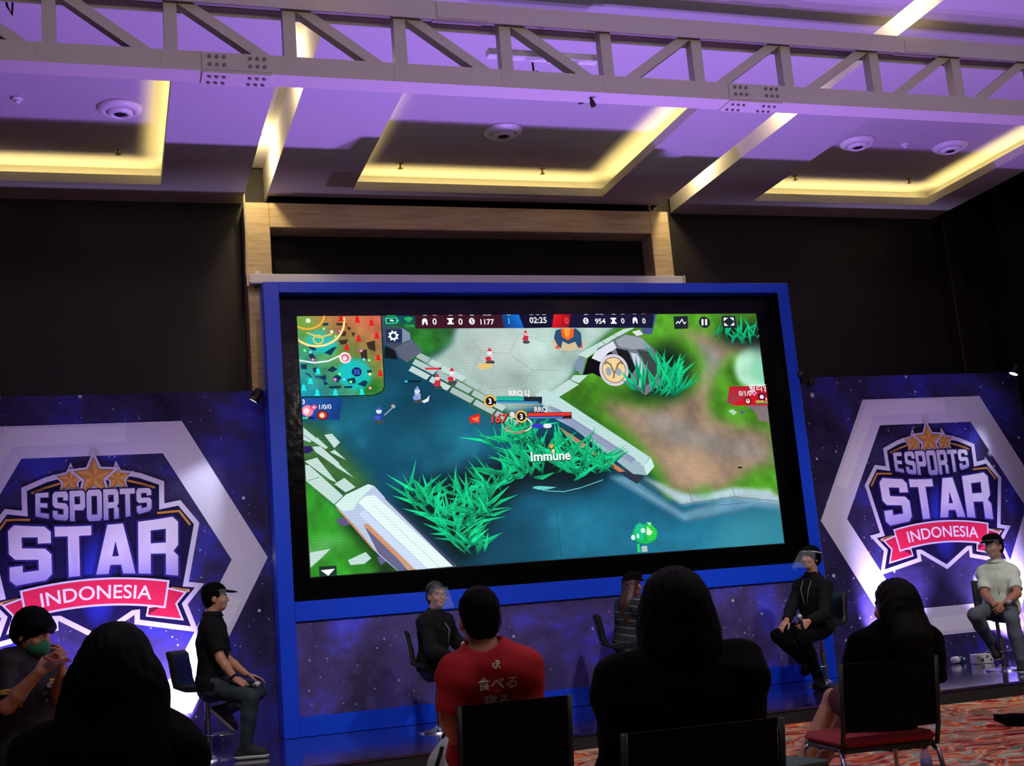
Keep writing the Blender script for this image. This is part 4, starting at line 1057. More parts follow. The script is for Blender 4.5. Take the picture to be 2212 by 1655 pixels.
def word(P, txt, top, bot, widths, outline, fill0, fill1, ow):
    """top/bot: functions of s in 0..1 giving (u, v); letters stretched between them"""
    tot = sum(widths) + 0.10 * (len(txt) - 1) * (sum(widths) / len(widths))
    gap = 0.10 * (sum(widths) / len(widths)); pos = 0
    jobs = []
    for ch, w in zip(txt, widths):
        for pl in letter(ch):
            q = []; tv = []
            n = len(pl)
            for i in range(n):                                   # subdivide so the warp bends edges
                a = pl[i]; b = pl[(i + 1) % n]
                for j in range(3):
                    x = a[0] + (b[0] - a[0]) * j / 3; y = a[1] + (b[1] - a[1]) * j / 3
                    s_ = (pos + x / 5 * w) / tot; t_ = y / 7
                    A_ = top(s_); B_ = bot(s_)
                    q.append((B_[0] + (A_[0] - B_[0]) * t_, B_[1] + (A_[1] - B_[1]) * t_)); tv.append(t_)
            jobs.append((q, tv))
        pos += w + gap
    for q, tv in jobs: P.stroke(q, ow * 2, outline, closed=True, bump=False)
    P.layer += 1
    for q, tv in jobs:
        P.poly(q, [tuple(fill0[k] + (fill1[k] - fill0[k]) * max(0, 1 - t * 2.2) for k in range(3)) for t in tv], bump=False)
    P.layer += 1

def quad3(p0, p1, p2):
    return lambda s: (p0[0] * (1 - s) * (1 - 2 * s) + p1[0] * 4 * s * (1 - s) + p2[0] * s * (2 * s - 1), p0[1] * (1 - s) * (1 - 2 * s) + p1[1] * 4 * s * (1 - s) + p2[1] * s * (2 * s - 1))

def emblem():
    P = Print(0.0003)
    sh = [(-0.015, 2.852), (-0.273, 2.833), (-0.441, 2.793), (-0.643, 2.709), (-0.638, 2.473), (-0.808, 2.501), (-0.970, 2.284), (-0.844, 1.688), (-0.977, 1.666), (-0.828, 1.495), (-0.917, 1.240), (-0.373, 1.356), (-0.377, 1.450), (-0.336, 1.448), (-0.013, 1.244)]
    cx_ = 0.0
    half = [(min(x, -0.002), y) for x, y in sh]
    half[0] = (0.0, half[0][1]); half[-1] = (0.0, half[-1][1])
    out = half + [(-x, y) for x, y in half[-2:0:-1]]
    P.poly(out, NAVY)
    gl = [(0.02 + .20 * math.cos(R(a)), 1.80 + .50 * math.sin(R(a))) for a in range(0, 360, 20)]
    for i in range(len(gl)): P.poly([(0.02, 1.80), gl[i], gl[(i + 1) % len(gl)]], [(44, 60, 214), NAVY, NAVY], bump=False)
    P.layer += 1
    P.stroke(out, 0.05, WHT, closed=True)
    # gold arc and shoulder lines
    def sym(ln, w, c):
        P.stroke(ln, w, c, bump=False); P.stroke([(-x, y) for x, y in ln], w, c)
    sym([(-0.578, 2.665), (-0.455, 2.710), (-0.306, 2.753), (-0.161, 2.773), (-0.027, 2.777)], .022, GOLD)
    sym([(-0.907, 2.273), (-0.805, 2.419), (-0.592, 2.409)], .022, GOLD)
    sym([(-0.878, 1.621), (-0.703, 1.659)], .03, (226, 164, 110))
    # stars
    def star(c, r, rot=0):
        for rr, cl in ((r * 1.42, WHT), (r * 1.08, (120, 66, 22)), (r, GOLD)):
            pts = [(c[0] + (rr if i % 2 == 0 else rr * .45) * math.sin(2 * PI * i / 10 + rot), c[1] + (rr if i % 2 == 0 else rr * .45) * math.cos(2 * PI * i / 10 + rot)) for i in range(10)]
            P.poly(pts, cl)
        for i in range(5):
            a = 2 * PI * (2 * i) / 10 + rot; b = 2 * PI * (2 * i + 1) / 10 + rot
            P.poly([c, (c[0] + r * math.sin(a), c[1] + r * math.cos(a)), (c[0] + r * .45 * math.sin(b), c[1] + r * .45 * math.cos(b))], (226, 164, 92), bump=False)
        P.layer += 1
    s0 = (-0.242, 2.776); s1 = (-0.021, 2.803)
    xs_ = abs(s0[0] - s1[0])
    star((-xs_, s0[1]), .125, .05); star((xs_, s0[1]), .125, -.05); star((0, s1[1]), .185)
    # lettering
    a0, a1 = (-0.539, 2.663), (-0.553, 2.408); b0, b1 = (0.543, 2.663), (0.518, 2.411)
    hx = (abs(a0[0]) + abs(b0[0])) / 2
    vt = (a0[1] + b0[1]) / 2; vb = (a1[1] + b1[1]) / 2
    word(P, 'ESPORTS', quad3((-hx, vt), (0, vt + .01), (hx, vt)), quad3((-hx, vb + .03), (0, vb - .045), (hx, vb + .03)), [1, 1, 1, 1, 1, 1, 1], (40, 30, 90), (224, 216, 240), (150, 142, 206), .014)
    t0, t2 = (-0.778, 2.363), (0.806, 2.379); e0, e2 = (-0.780, 1.791), (0.769, 1.763)
    tm, em = (-0.015, 2.319), (-0.138, 1.841)
    ht = (abs(t0[0]) + abs(t2[0])) / 2; hb = (abs(e0[0]) + abs(e2[0])) / 2
    word(P, 'STAR', quad3((-ht, (t0[1] + t2[1]) / 2), (0, tm[1]), (ht, (t0[1] + t2[1]) / 2)), quad3((-hb, (e0[1] + e2[1]) / 2), (0, em[1]), (hb, (e0[1] + e2[1]) / 2)), [1.05, .92, 1.0, 1.05], (44, 34, 120), (232, 222, 246), (160, 148, 214), .02)
    # ribbon
    tl = [(-0.823, 1.603), (-0.665, 1.653), (-0.608, 1.485), (-0.488, 1.481), (-0.475, 1.416), (-0.788, 1.357), (-0.736, 1.505)]
    for sgn in (1, -1):
        q = [(x * sgn, y) for x, y in tl]
        P.stroke(q, .035, WHT, closed=True); P.poly(q, (206, 36, 72))
        f_ = [(-0.607, 1.489), (-0.488, 1.481), (-0.478, 1.420)]
        P.poly([(x * sgn, y) for x, y in f_], (120, 16, 48))
    up_l, up_m = (-0.668, 1.721), (-0.001, 1.787); lo_l, lo_m = (-0.627, 1.490), (0.015, 1.555)
    xr = abs(up_l[0]); xl = abs(lo_l[0])
    upf = quad3((-xr, up_l[1]), (0, up_m[1]), (xr, up_l[1])); lof = quad3((-xl, lo_l[1]), (0, lo_m[1]), (xl, lo_l[1]))
    rib = [upf(i / 20) for i in range(21)] + [lof(1 - i / 20) for i in range(21)]
    P.stroke(rib, .04, WHT, closed=True); P.poly(rib, RED)
    tw = text_poly('INDONESIA', 0.004)[0]
    xm = max(abs(p[0]) for p in tw)
    def wr(p):
        s_ = 0.5 + 0.5 * p[0] * 0.80; U = upf(s_); D = lof(s_); t_ = 0.5 + p[1]
        return (D[0] + (U[0] - D[0]) * t_, D[1] + (U[1] - D[1]) * t_)
    V, F = text_poly('INDONESIA', 0.012)
    V = [wr((x / xm, (y - .35) * 0.80)) for x, y in V]
    P.mesh2d(V, F, (240, 226, 240))
    return P

def hexring(P):
    def hexa(ht, hx, top, botm): return [(-ht, top), (ht, top), (hx, HC), (ht, botm), (-ht, botm), (-hx, HC)]
    o = hexa(.86, 1.66, 3.335, .445); i = hexa(.665, 1.30, 3.01, .78)
    for k in range(6):
        l = (k + 1) % 6
        P.poly([o[k], o[l], i[l], i[k]], (226, 222, 248), bump=False)
    P.layer += 1
    L1 = (240, 238, 255)
    P.poly([(-0.811, 3.315), (0.320, 3.312), (0.315, 3.143), (-0.743, 3.130), (-1.247, 2.247), (-1.384, 2.311)], L1)
    q = [(-x, 2 * HC - y) for x, y in [(-0.811, 3.315), (0.320, 3.312), (0.315, 3.143), (-0.743, 3.130), (-1.247, 2.247), (-1.384, 2.311)]]
    P.poly(q, L1)

EP = emblem()
HP = Print(0.0003); hexring(HP)
M_print = attr_mat('printed_vinyl', 0.6, spec=0.12)
emblem_mesh = EP.mesh('emblem', [M_print], lambda u, v, d: (u, -0.003 - d, v - ZS))
hex_mesh = HP.mesh('hexagon', [M_print], lambda u, v, d: (u, -0.001 - d, v - ZS))
def backdrop(cx_, x0, x1, gm, label):
    t = thing('backdrop_panel', label, 'backdrop', (cx_, YB, ZS), 0, 'printed emblem backdrops')
    MB().box((x0 - cx_, 0, 0), (x1 - cx_, 0.06, 3.63 - ZS)).build('board', gm, t)
    link('hexagon_border', hex_mesh, t)
    link('emblem', emblem_mesh, t)
    return t
backdrop(-0.17, -3.2, 1.72, galaxy_mat('backdrop_print_a', 2.0, 0.6, 1.3, 0.0, 0.75), 'starry printed backdrop with emblem behind the masked player and the man in black cap')
backdrop(9.61, 7.66, 11.1, galaxy_mat('backdrop_print_b', 7.3, 0.6, 1.3, 0.0, 0.75), 'starry backdrop with tournament emblem, behind the man in pale short-sleeved shirt')

# ------------------------------------------------------------------ lights on the stage
M_can = mat('lamp_black', (16, 16, 18), 0.45)
M_glow = mat('spot_glass', (230, 235, 255), 0.3, emit=(225, 232, 255), strength=9.0)
def arm_spot(p, aim, label, power, on=True, col=(0.80, 0.86, 1.0)):
    """small arm-mounted spotlight pointing at aim"""
    t = thing('spotlight', label, 'spotlight', p, 0, 'small spotlights above the backdrops')
    d = (Vector(aim) - Vector(p)).normalized()
    q = Vector((0, 0, 1)).rotation_difference(d).to_matrix().to_4x4()
    MB().lathe([(0.02, -0.13), (0.045, -0.11), (0.05, -0.02), (0.062, 0.0), (0.062, 0.012), (0.052, 0.012), (0.05, 0.004)], 20, mtx=q).build('housing', M_can, t)
    MB().lathe([(0.001, 0.006), (0.049, 0.006)], 20, mtx=q).build('lens', M_glow if on else M_can, t)
    MB().tube([(0, 0, 0.0), (0.01, 0.02, 0.07), (0.10, 0.06, 0.06), (0.16, 0.10, 0.0)], 0.012, 8).build('arm', M_can, t)
    MB().box((0.12, 0.06, -0.06), (0.20, 0.12, 0.04), 0.006).build('clamp', M_can, t)
    if on:
        lamp('spot_beam', 'SPOT', tuple(d * 0.03), power, col, target=tuple(d), parent=t, spot_size=R(42), spot_blend=0.7, shadow_soft_size=0.04)
arm_spot((1.385, 12.42, 3.47), (0.9, 12.535, 2.7), 'small lit spotlight on the blue frame beside the tan stone portal\'s foot', 75)
arm_spot((7.70, 12.35, 3.52), (8.1, 12.75, 3.0), 'unlit small spotlight on the blue frame\'s upright next to pale-shirted man\'s backdrop', 0, False)
arm_spot((10.75, 12.40, 3.55), (10.35, 12.50, 2.75), 'small lit spotlight at outer top corner of pale-shirted man\'s backdrop', 90)

def par_can(p, aim, label, power, size=R(76), col=(0.58, 0.46, 1.0)):
    """flat LED par uplight standing on the stage floor"""
    t = thing('uplight', label, 'stage light', p, 0, 'LED uplights washing the backdrops')
    d = (Vector(aim) - Vector(p)).normalized()
    q = Matrix.Translation((0, 0, 0.10)) @ Vector((0, 0, 1)).rotation_difference(d).to_matrix().to_4x4()
    MB().lathe([(0.03, -0.06), (0.075, -0.05), (0.085, 0.0), (0.09, 0.02), (0.08, 0.02), (0.078, 0.004)], 22, mtx=q).build('housing', M_can, t)
    MB().lathe([(0.001, 0.005), (0.077, 0.005)], 22, mtx=q).build('lens', mat('par_glass', (200, 180, 255), 0.3, emit=(190, 165, 255), strength=12.0), t)
    MB().bar((-0.10, 0, 0.0), (-0.10, 0, 0.13), 0.03, 0.008).bar((0.10, 0, 0.0), (0.10, 0, 0.13), 0.03, 0.008).bar((-0.10, 0, 0.004), (0.10, 0, 0.004), 0.05, 0.008).build('yoke', M_can, t)
    e = q @ Vector((0, 0, 0.03))
    lamp('par_beam', 'SPOT', tuple(e), power, col, target=tuple(e + d), parent=t, spot_size=size, spot_blend=0.6, shadow_soft_size=0.05)
par_can((0.62, 12.42, ZS), (0.45, 12.75, 0.56), 'uplight on the stage behind the bar stool of black-capped man', 480.0)
par_can((-1.35, 12.42, ZS), (-1.1, 12.75, 0.56), 'uplight on the stage floor behind the masked player', 480.0)
par_can((8.55, 12.42, ZS), (8.68, 12.75, 0.56), 'uplight on the stage floor between the blue frame and the pale-shirted man', 480.0)
par_can((10.55, 12.42, ZS), (10.4, 12.75, 0.56), 'uplight on the stage floor at the outer side of the pale-shirted man', 480.0)

# added unseen purple floods; each stepped flap is shaped to cast the ceiling shadow
def flood(p, label, power, edges):
    """edges: [(x0, x1, y)] strips of the ceiling; light reaches the ceiling only nearer than y"""
    t = thing('added_flood', label, 'stage light', (p[0], p[1], 0), 0, 'added purple floods in front of the stage')
    MB().box((-0.16, -0.10, 0.0), (0.16, 0.10, 0.10), 0.012).build('housing', M_can, t)
    MB().box((-0.10, -0.05, 0.10), (0.10, 0.05, 0.104)).build('lens', mat('par_glass', (200, 180, 255)), t)
    src = Vector((0, 0, 0.13)); yf = 0.08
    V = []; F = []
    for (x0, x1, y) in edges:
        z = src.z + (ZC - src.z) * yf / (y - p[1])
        k0 = yf / (y - p[1])
        a = (x0 - p[0]) * k0; b = (x1 - p[0]) * k0
        n = len(V)
        V += [(a, yf, 0.0), (b, yf, 0.0), (b, yf, z), (a, yf, z), (a, yf + .003, 0.0), (b, yf + .003, 0.0), (b, yf + .003, z), (a, yf + .003, z)]
        F += [tuple(i + n for i in f) for f in [(0, 1, 2, 3), (5, 4, 7, 6), (3, 2, 6, 7), (0, 3, 7, 4), (1, 5, 6, 2), (0, 4, 5, 1)]]
    link('shadow_flap', make_mesh('shadow_flap', V, F, [M_can]), t)
    lamp('flood_beam', 'SPOT', tuple(src), power, PURP, target=(0, 0.0, 1.13), parent=t, spot_size=R(158), spot_blend=0.25, shadow_soft_size=0.001)
E3 = [(-5, 2.42, 11.62), (2.42, 5.70, 11.28), (5.70, 6.0, 11.5), (6.0, 12.5, 11.45)]
flood((2.78, 9.35), 'added purple flood light on the hall floor just past the man in red', 540.0, E3)
flood((3.90, 8.90), 'added purple flood light on the hall floor ahead of the bob-haired woman', 540.0, E3)
flood((4.16, 8.30), 'added purple flood light on the hall floor nearer to the bob-haired woman', 540.0, E3)
flood((5.15, 7.60), 'added purple flood light on the hall floor ahead of the woman on the red seat', 540.0, E3)

# ------------------------------------------------------------------ small things lying on the stage
bt = thing('hand_sanitiser_bottle', 'white and blue bottle lying on the stage by the starry backdrop', 'bottle', (9.27, 12.35, ZS + 0.042), R(8))
RX = Matrix.Rotation(PI / 2, 4, 'Y')
MB().lathe([(0.02, -0.08), (0.04, -0.075), (0.042, -0.02), (0.042, 0.0)], 20, mtx=RX).build('white_body', M_white, bt, smooth=True)
MB().lathe([(0.042, 0.0), (0.042, 0.05), (0.03, 0.068), (0.018, 0.07)], 20, mtx=RX).build('blue_label', mat('label_blue', (36, 64, 110), 0.4), bt, smooth=True)
MB().lathe([(0.018, 0.07), (0.018, 0.10)], 16, mtx=RX).build('cap', M_white, bt)
tb = thing('tissue_box', 'white patterned tissue box on the stage beside the pale-shirted man\'s stool', 'box', (9.33, 12.0, ZS), R(-6))
MB().box((-0.11, -0.06, 0), (0.11, 0.06, 0.11), 0.006).build('carton', M_white, tb)
for x, z, w in ((-0.08, .07, .02), (-0.03, .04, .04), (0.035, .075, .03), (0.08, .035, .025)):
    MB().box((x - w / 2, -0.0612, z - w / 2), (x + w / 2, -0.0602, z + w / 2)).build('printed_patch', mat('print_grey', (86, 92, 88), 0.6), tb)
MB().box((-0.06, -0.02, 0.11), (0.06, 0.02, 0.1115)).build('slot', mat('print_grey', (86, 92, 88), 0.6), tb)
mo = thing('floor_monitor', 'flat dark box with small red light at the black-shirted man\'s feet', 'stage box', (6.95, 10.95, ZS), R(4))
MB().box((-0.30, -0.16, 0), (0.34, 0.16, 0.045), 0.01).build('case', mat('case_grey', (30, 34, 38), 0.4), mo)
MB().box((0.24, -0.164, 0.018), (0.32, -0.158, 0.036)).build('indicator_light', mat('red_led', (200, 20, 24), 0.3, emit=(255, 30, 40), strength=1.5), mo)

# ================================================================== FURNITURE
M_chrome = mat('chrome', (166, 174, 186), 0.22, 1.0)
M_leather = mat('black_leatherette', (16, 20, 21), 0.36, bump=0.15, bscale=40)
M_seatred = mat('red_upholstery', (150, 12, 22), 0.85, sheen=0.1, bump=0.1, bscale=120)
M_mesh = mat('black_chair_fabric', (4, 4, 5), 0.9, spec=0.15)
M_plastic = mat('grey_chair_shell', (18, 17, 20), 0.5)


def make_stool(loc, rotz, label):
    t = thing('bar_stool', label, 'bar stool', loc, rotz, 'black padded bar stools on the stage')
    MB().lathe([(0.205, 0.0), (0.20, 0.012), (0.10, 0.024), (0.05, 0.04), (0.03, 0.06)], 40).build('base', M_chrome, t, angle=35)
    MB().lathe([(0.03, 0.03), (0.03, 0.34), (0.021, 0.35), (0.021, 0.54), (0.05, 0.55), (0.05, 0.57)], 24).build('pole', M_chrome, t, angle=35)
    ring = [(0.028, 0.0)] + [(0.15 * math.cos(a) , 0.14 + 0.09 * math.sin(a)) for a in np.linspace(0, PI, 12)] + [(-0.028, 0.0)]
    MB().tube([(x, y, 0.20) for x, y in ring], 0.010, 10).build('footrest', M_chrome, t, smooth=True)
    # L-shaped padded shell: seat and back
    def pad(name, pts, th, w, m=M_leather):
        up = []; dn = []
        for i, (y, z) in enumerate(pts):
            a = pts[max(i - 1, 0)]; b = pts[min(i + 1, len(pts) - 1)]
            d = Vector((b[0] - a[0], b[1] - a[1])).normalized(); n = Vector((-d.y, d.x))
            k = th * (0.55 if i in (0, len(pts) - 1) else (1.0 if i % 2 else 0.88))
            up.append((y + n.x * k / 2, z + n.y * k / 2)); dn.append((y - n.x * k / 2, z - n.y * k / 2))
        b = MB()
        prof = up + dn[::-1]
        for (xa, xb, sc) in ((-w / 2 + .02, w / 2 - .02, 1.0),):
            b.band(prof, xa, xb)
        cy = sum(p[0] for p in prof) / len(prof); cz = sum(p[1] for p in prof) / len(prof)
        for sx in (-1, 1):
            n = len(b.V); x0 = sx * (w / 2 - .02); x1 = sx * w / 2
            mids = [((u[0] + d_[0]) / 2, (u[1] + d_[1]) / 2) for u, d_ in zip(up, dn)]
            mid2 = mids + mids[::-1]
            ins = [(p[0] * .55 + q[0] * .45, p[1] * .55 + q[1] * .45) for p, q in zip(prof, mid2)]
            V = [(x0, y, z) for y, z in prof] + [(x1, y, z) for y, z in ins]
            k = len(prof)
            F = [(i, (i + 1) % k, k + (i + 1) % k, k + i) if sx > 0 else (k + i, k + (i + 1) % k, (i + 1) % k, i) for i in range(k)] + [tuple(range(k, 2 * k)) if sx > 0 else tuple(range(2 * k - 1, k - 1, -1))]
            b.add(V, F)
        o = b.build(name, m, t, angle=50)
        return o
    pad('seat', [(0.20, 0.600), (0.16, 0.612), (0.06, 0.608), (-0.04, 0.604), (-0.12, 0.604), (-0.17, 0.612)], 0.062, 0.40)
    pad('backrest', [(-0.165, 0.612), (-0.20, 0.635), (-0.216, 0.69), (-0.224, 0.75), (-0.236, 0.82), (-0.25, 0.89), (-0.268, 0.925)], 0.062, 0.40)
    MB().tube([(0.03, 0.0, 0.555), (0.14, 0.02, 0.55), (0.20, 0.03, 0.535)], 0.007, 8).build('lever', M_chrome, t)
    return t


def place(proto, loc, rotz, label):
    if proto.get('used'):
        return dup(proto, loc, rotz, label)
    proto['used'] = 1
    proto.location = loc; proto.rotation_euler = (0, 0, rotz); proto['label'] = label
    return proto


def heading(fx, fy): return math.atan2(-fx, fy)


stool0 = make_stool((0, 0, ZS), 0, 'bar stool')
place(stool0, (0.735, 11.17, ZS), heading(1, -.45), 'black padded bar stool under the man in black cap and polo shirt')
place(stool0, (2.80, 11.30, ZS), heading(.97, -.20), 'black padded bar stool under the man with glasses and jacket')
place(stool0, (4.80, 11.55, ZS), heading(.93, -.30), 'black padded bar stool under the long-haired woman in the striped top')
place(stool0, (7.02, 11.55, ZS), heading(-1, -.35), 'black padded bar stool under the black-shirted man looking up at screen')
place(stool0, (8.77, 10.95, ZS), heading(-.62, -.78), 'black padded bar stool under the man in the pale short-sleeved shirt')


def make_chair(loc, rotz, label):
    t = thing('conference_chair', label, 'chair', loc, rotz, 'black-backed audience chairs')
    MB().box((-0.225, -0.22, 0.425), (0.225, 0.24, 0.475), 0.022).build('seat', M_seatred, t)
    MB().box((-0.222, -0.215, 0.408), (0.222, 0.235, 0.428), 0.006).build('seat_shell', M_plastic, t)
    bk = MB()
    n = 8
    V = []; F = []
    for j in range(n + 1):
        z = 0.50 + (0.80 - 0.50) * j / n
        for i in range(n + 1):
            x = -0.218 + 0.436 * i / n
            y = -0.235 - 0.06 * (j / n) - 0.012 * (1 - (2 * i / n - 1) ** 2)
            V.append((x, y, z))
    m_ = len(V)
    V += [(x, y + 0.022, z) for x, y, z in V]
    q = lambda i, j, o: o * m_ + j * (n + 1) + i
    for j in range(n):
        for i in range(n):
            F.append((q(i, j, 0), q(i + 1, j, 0), q(i + 1, j + 1, 0), q(i, j + 1, 0)))
            F.append((q(i, j + 1, 1), q(i + 1, j + 1, 1), q(i + 1, j, 1), q(i, j, 1)))
    for i in range(n):
        F.append((q(i, 0, 1), q(i + 1, 0, 1), q(i + 1, 0, 0), q(i, 0, 0))); F.append((q(i, n, 0), q(i + 1, n, 0), q(i + 1, n, 1), q(i, n, 1)))
        F.append((q(0, i, 0), q(0, i + 1, 0), q(0, i + 1, 1), q(0, i, 1))); F.append((q(n, i, 1), q(n, i + 1, 1), q(n, i + 1, 0), q(n, i, 0)))
    bk.add(V, F)
    bk.build('backrest', M_mesh, t)
    for sx in (-1, 1):
        MB().tube([(sx * 0.228, -0.30, 0.80), (sx * 0.228, -0.236, 0.50), (sx * 0.228, -0.20, 0.415)], 0.011, 8).build('back_upright', M_plastic, t, smooth=True)
        MB().tube([(sx * 0.215, 0.20, 0.415), (sx * 0.228, 0.225, 0.38), (sx * 0.232, 0.24, 0.01)], 0.011, 10).build('leg', M_chrome, t, smooth=True)
        MB().tube([(sx * 0.215, -0.16, 0.415), (sx * 0.23, -0.20, 0.38), (sx * 0.236, -0.30, 0.01)], 0.011, 10).build('leg', M_chrome, t, smooth=True)
    MB().tube([(-0.215, 0.10, 0.40), (0.215, 0.10, 0.40)], 0.009, 8).build('crossbar', M_chrome, t)
    return t


chair0 = make_chair((0, 0, 0), 0, 'chair')
place(chair0, (1.555, 3.46, 0), R(-6), 'black-backed chair under the woman with dark bob and jacket')
place(chair0, (1.53, 5.12, 0), R(-4), 'black-backed red-seated chair under the man in the red T-shirt')
place(chair0, (3.30, 5.12, 0), R(-8), 'chair with a bright red seat under the long-haired woman in the black top')
place(chair0, (-0.02, 3.52, 0), R(2), 'black-backed chair under the woman whose dark hair spreads over her shoulders')
place(chair0, (-0.42, 7.28, 0), heading(.55, -.8), 'black-backed chair under the player in the green mask')

# ================================================================== PEOPLE (bodies grown from distance fields)
class Field:
    def __init__(s, lo, hi, h):
        s.h = h; s.lo = np.array(lo, float); s.n = np.ceil((np.array(hi) - s.lo) / h).astype(int) + 1
        s.f = np.full(s.n, 0.4, np.float32)

    def win(s, lo, hi):
        a = np.maximum(np.floor((np.array(lo) - s.lo) / s.h).astype(int), 0)
        b = np.minimum(np.ceil((np.array(hi) - s.lo) / s.h).astype(int) + 1, s.n)
        if (b <= a).any(): return None
        ax = [(s.lo[i] + s.h * np.arange(a[i], b[i])).astype(np.float32) for i in range(3)]
        return tuple(slice(a[i], b[i]) for i in range(3)), ax[0][:, None, None], ax[1][None, :, None], ax[2][None, None, :]

    def put(s, sl, d, k):
        f = s.f[sl]
        hh = np.clip(0.5 + 0.5 * (f - d) / k, 0, 1)
        s.f[sl] = f * (1 - hh) + d * hh - k * hh * (1 - hh)

    def cone(s, a, ra, b, rb, k=0.02, flat=None, cut=None):
        a = np.array(a, float); b = np.array(b, float); m = max(ra, rb) + k + 3 * s.h
        w = s.win(np.minimum(a, b) - m, np.maximum(a, b) + m)
        if w is None: return
        sl, X, Y, Z = w
        ab = b - a; L2 = max(float(ab @ ab), 1e-9)
        px, py, pz = X - a[0], Y - a[1], Z - a[2]
        t = np.clip((px * ab[0] + py * ab[1] + pz * ab[2]) / L2, 0, 1)
        qx, qy, qz = px - ab[0] * t, py - ab[1] * t, pz - ab[2] * t
        if flat is not None:
            n, fac = flat
            dn = (qx * n[0] + qy * n[1] + qz * n[2]) * (fac - 1)
            qx, qy, qz = qx + dn * n[0], qy + dn * n[1], qz + dn * n[2]
        d = np.sqrt(qx * qx + qy * qy + qz * qz) - (ra + (rb - ra) * t)
        if cut is not None:                                   # flat end: keep the side behind the plane through cut[0]
            p, n = cut
            d = np.maximum(d, (X - p[0]) * n[0] + (Y - p[1]) * n[1] + (Z - p[2]) * n[2])
        s.put(sl, d, k)

    def ell(s, c, r, rot=None, k=0.02, sub=False):
        c = np.array(c, float); r = np.array(r, float); m = r.max() + k + 3 * s.h
        w = s.win(c - m, c + m)
        if w is None: return
        sl, X, Y, Z = w
        px, py, pz = X - c[0], Y - c[1], Z - c[2]
        if rot is not None:
            px, py, pz = [px * rot[0][i] + py * rot[1][i] + pz * rot[2][i] for i in range(3)]
        k0 = np.sqrt((px / r[0]) ** 2 + (py / r[1]) ** 2 + (pz / r[2]) ** 2)
        k1 = np.sqrt((px / r[0] ** 2) ** 2 + (py / r[1] ** 2) ** 2 + (pz / r[2] ** 2) ** 2) + 1e-9
        d = k0 * (k0 - 1) / k1
        if sub:
            f = s.f[sl]; hh = np.clip(0.5 - 0.5 * (f + d) / k, 0, 1)
            s.f[sl] = f * (1 - hh) - d * hh + k * hh * (1 - hh)
        else:
            s.put(sl, d, k)

    def keep(s, p, n):
        """cut away everything on the +n side of the plane through p"""
        sl, X, Y, Z = s.win(s.lo, s.lo + s.h * (s.n - 1))
        s.f = np.maximum(s.f, ((X - p[0]) * n[0] + (Y - p[1]) * n[1] + (Z - p[2]) * n[2]).astype(np.float32))

    def ripple(s, amp, fn):
        sl, X, Y, Z = s.win(s.lo, s.lo + s.h * (s.n - 1))
        s.f = s.f + (amp * fn(X, Y, Z)).astype(np.float32)

    def surface(s):
        f = s.f; h = s.h
        f[0] = f[-1] = 0.4; f[:, 0] = f[:, -1] = 0.4; f[:, :, 0] = f[:, :, -1] = 0.4
        neg = f < 0
        cnt = np.zeros(np.array(f.shape) - 1, np.int8)
        offs = [(i, j, k) for i in (0, 1) for j in (0, 1) for k in (0, 1)]
        sh = f.shape
        for (i, j, k) in offs: cnt += neg[i:sh[0] - 1 + i, j:sh[1] - 1 + j, k:sh[2] - 1 + k]
        act = (cnt > 0) & (cnt < 8)
        I, J, K = np.nonzero(act)
        idx = np.full(act.shape, -1, np.int64); idx[I, J, K] = np.arange(len(I))
        cor = {o: f[I + o[0], J + o[1], K + o[2]] for o in offs}
        acc = np.zeros((len(I), 3)); num = np.zeros(len(I))
        for a in offs:
            for ax in range(3):
                if a[ax] == 0:
                    b = list(a); b[ax] = 1; b = tuple(b)
                    fa, fb_ = cor[a], cor[b]; m = (fa < 0) != (fb_ < 0)
                    t = np.where(m, fa / np.where(m, fa - fb_, 1), 0)
                    p = np.array(a, float)[None, :].repeat(len(I), 0); p[:, ax] += t
                    acc += np.where(m[:, None], p, 0); num += m
        V = s.lo + h * (np.stack([I, J, K], -1) + acc / np.maximum(num, 1)[:, None])
        Fs = []
        for ax in range(3):
            a0 = [slice(None)] * 3; a1 = [slice(None)] * 3; a0[ax] = slice(0, -1); a1[ax] = slice(1, None)
            ch = neg[tuple(a0)] != neg[tuple(a1)]
            E = np.stack(np.nonzero(ch), -1)
            o1, o2 = [q for q in range(3) if q != ax]
            E = E[(E[:, o1] > 0) & (E[:, o2] > 0) & (E[:, o1] < sh[o1] - 1) & (E[:, o2] < sh[o2] - 1)]
            if not len(E): continue
            def g(d1, d2):
                q = E.copy(); q[:, o1] += d1; q[:, o2] += d2
                return idx[q[:, 0], q[:, 1], q[:, 2]]
            quad = np.stack([g(-1, -1), g(0, -1), g(0, 0), g(-1, 0)], -1)
            inside = neg[E[:, 0], E[:, 1], E[:, 2]]
            if ax == 1: inside = ~inside
            quad = np.where(inside[:, None], quad, quad[:, ::-1])
            Fs.append(quad)
        F = np.concatenate(Fs); F = F[(F >= 0).all(1)]
        return V, F


def nrm(v): v = np.array(v, float); return v / max(np.linalg.norm(v), 1e-9)
SKIN = (172, 122, 96)


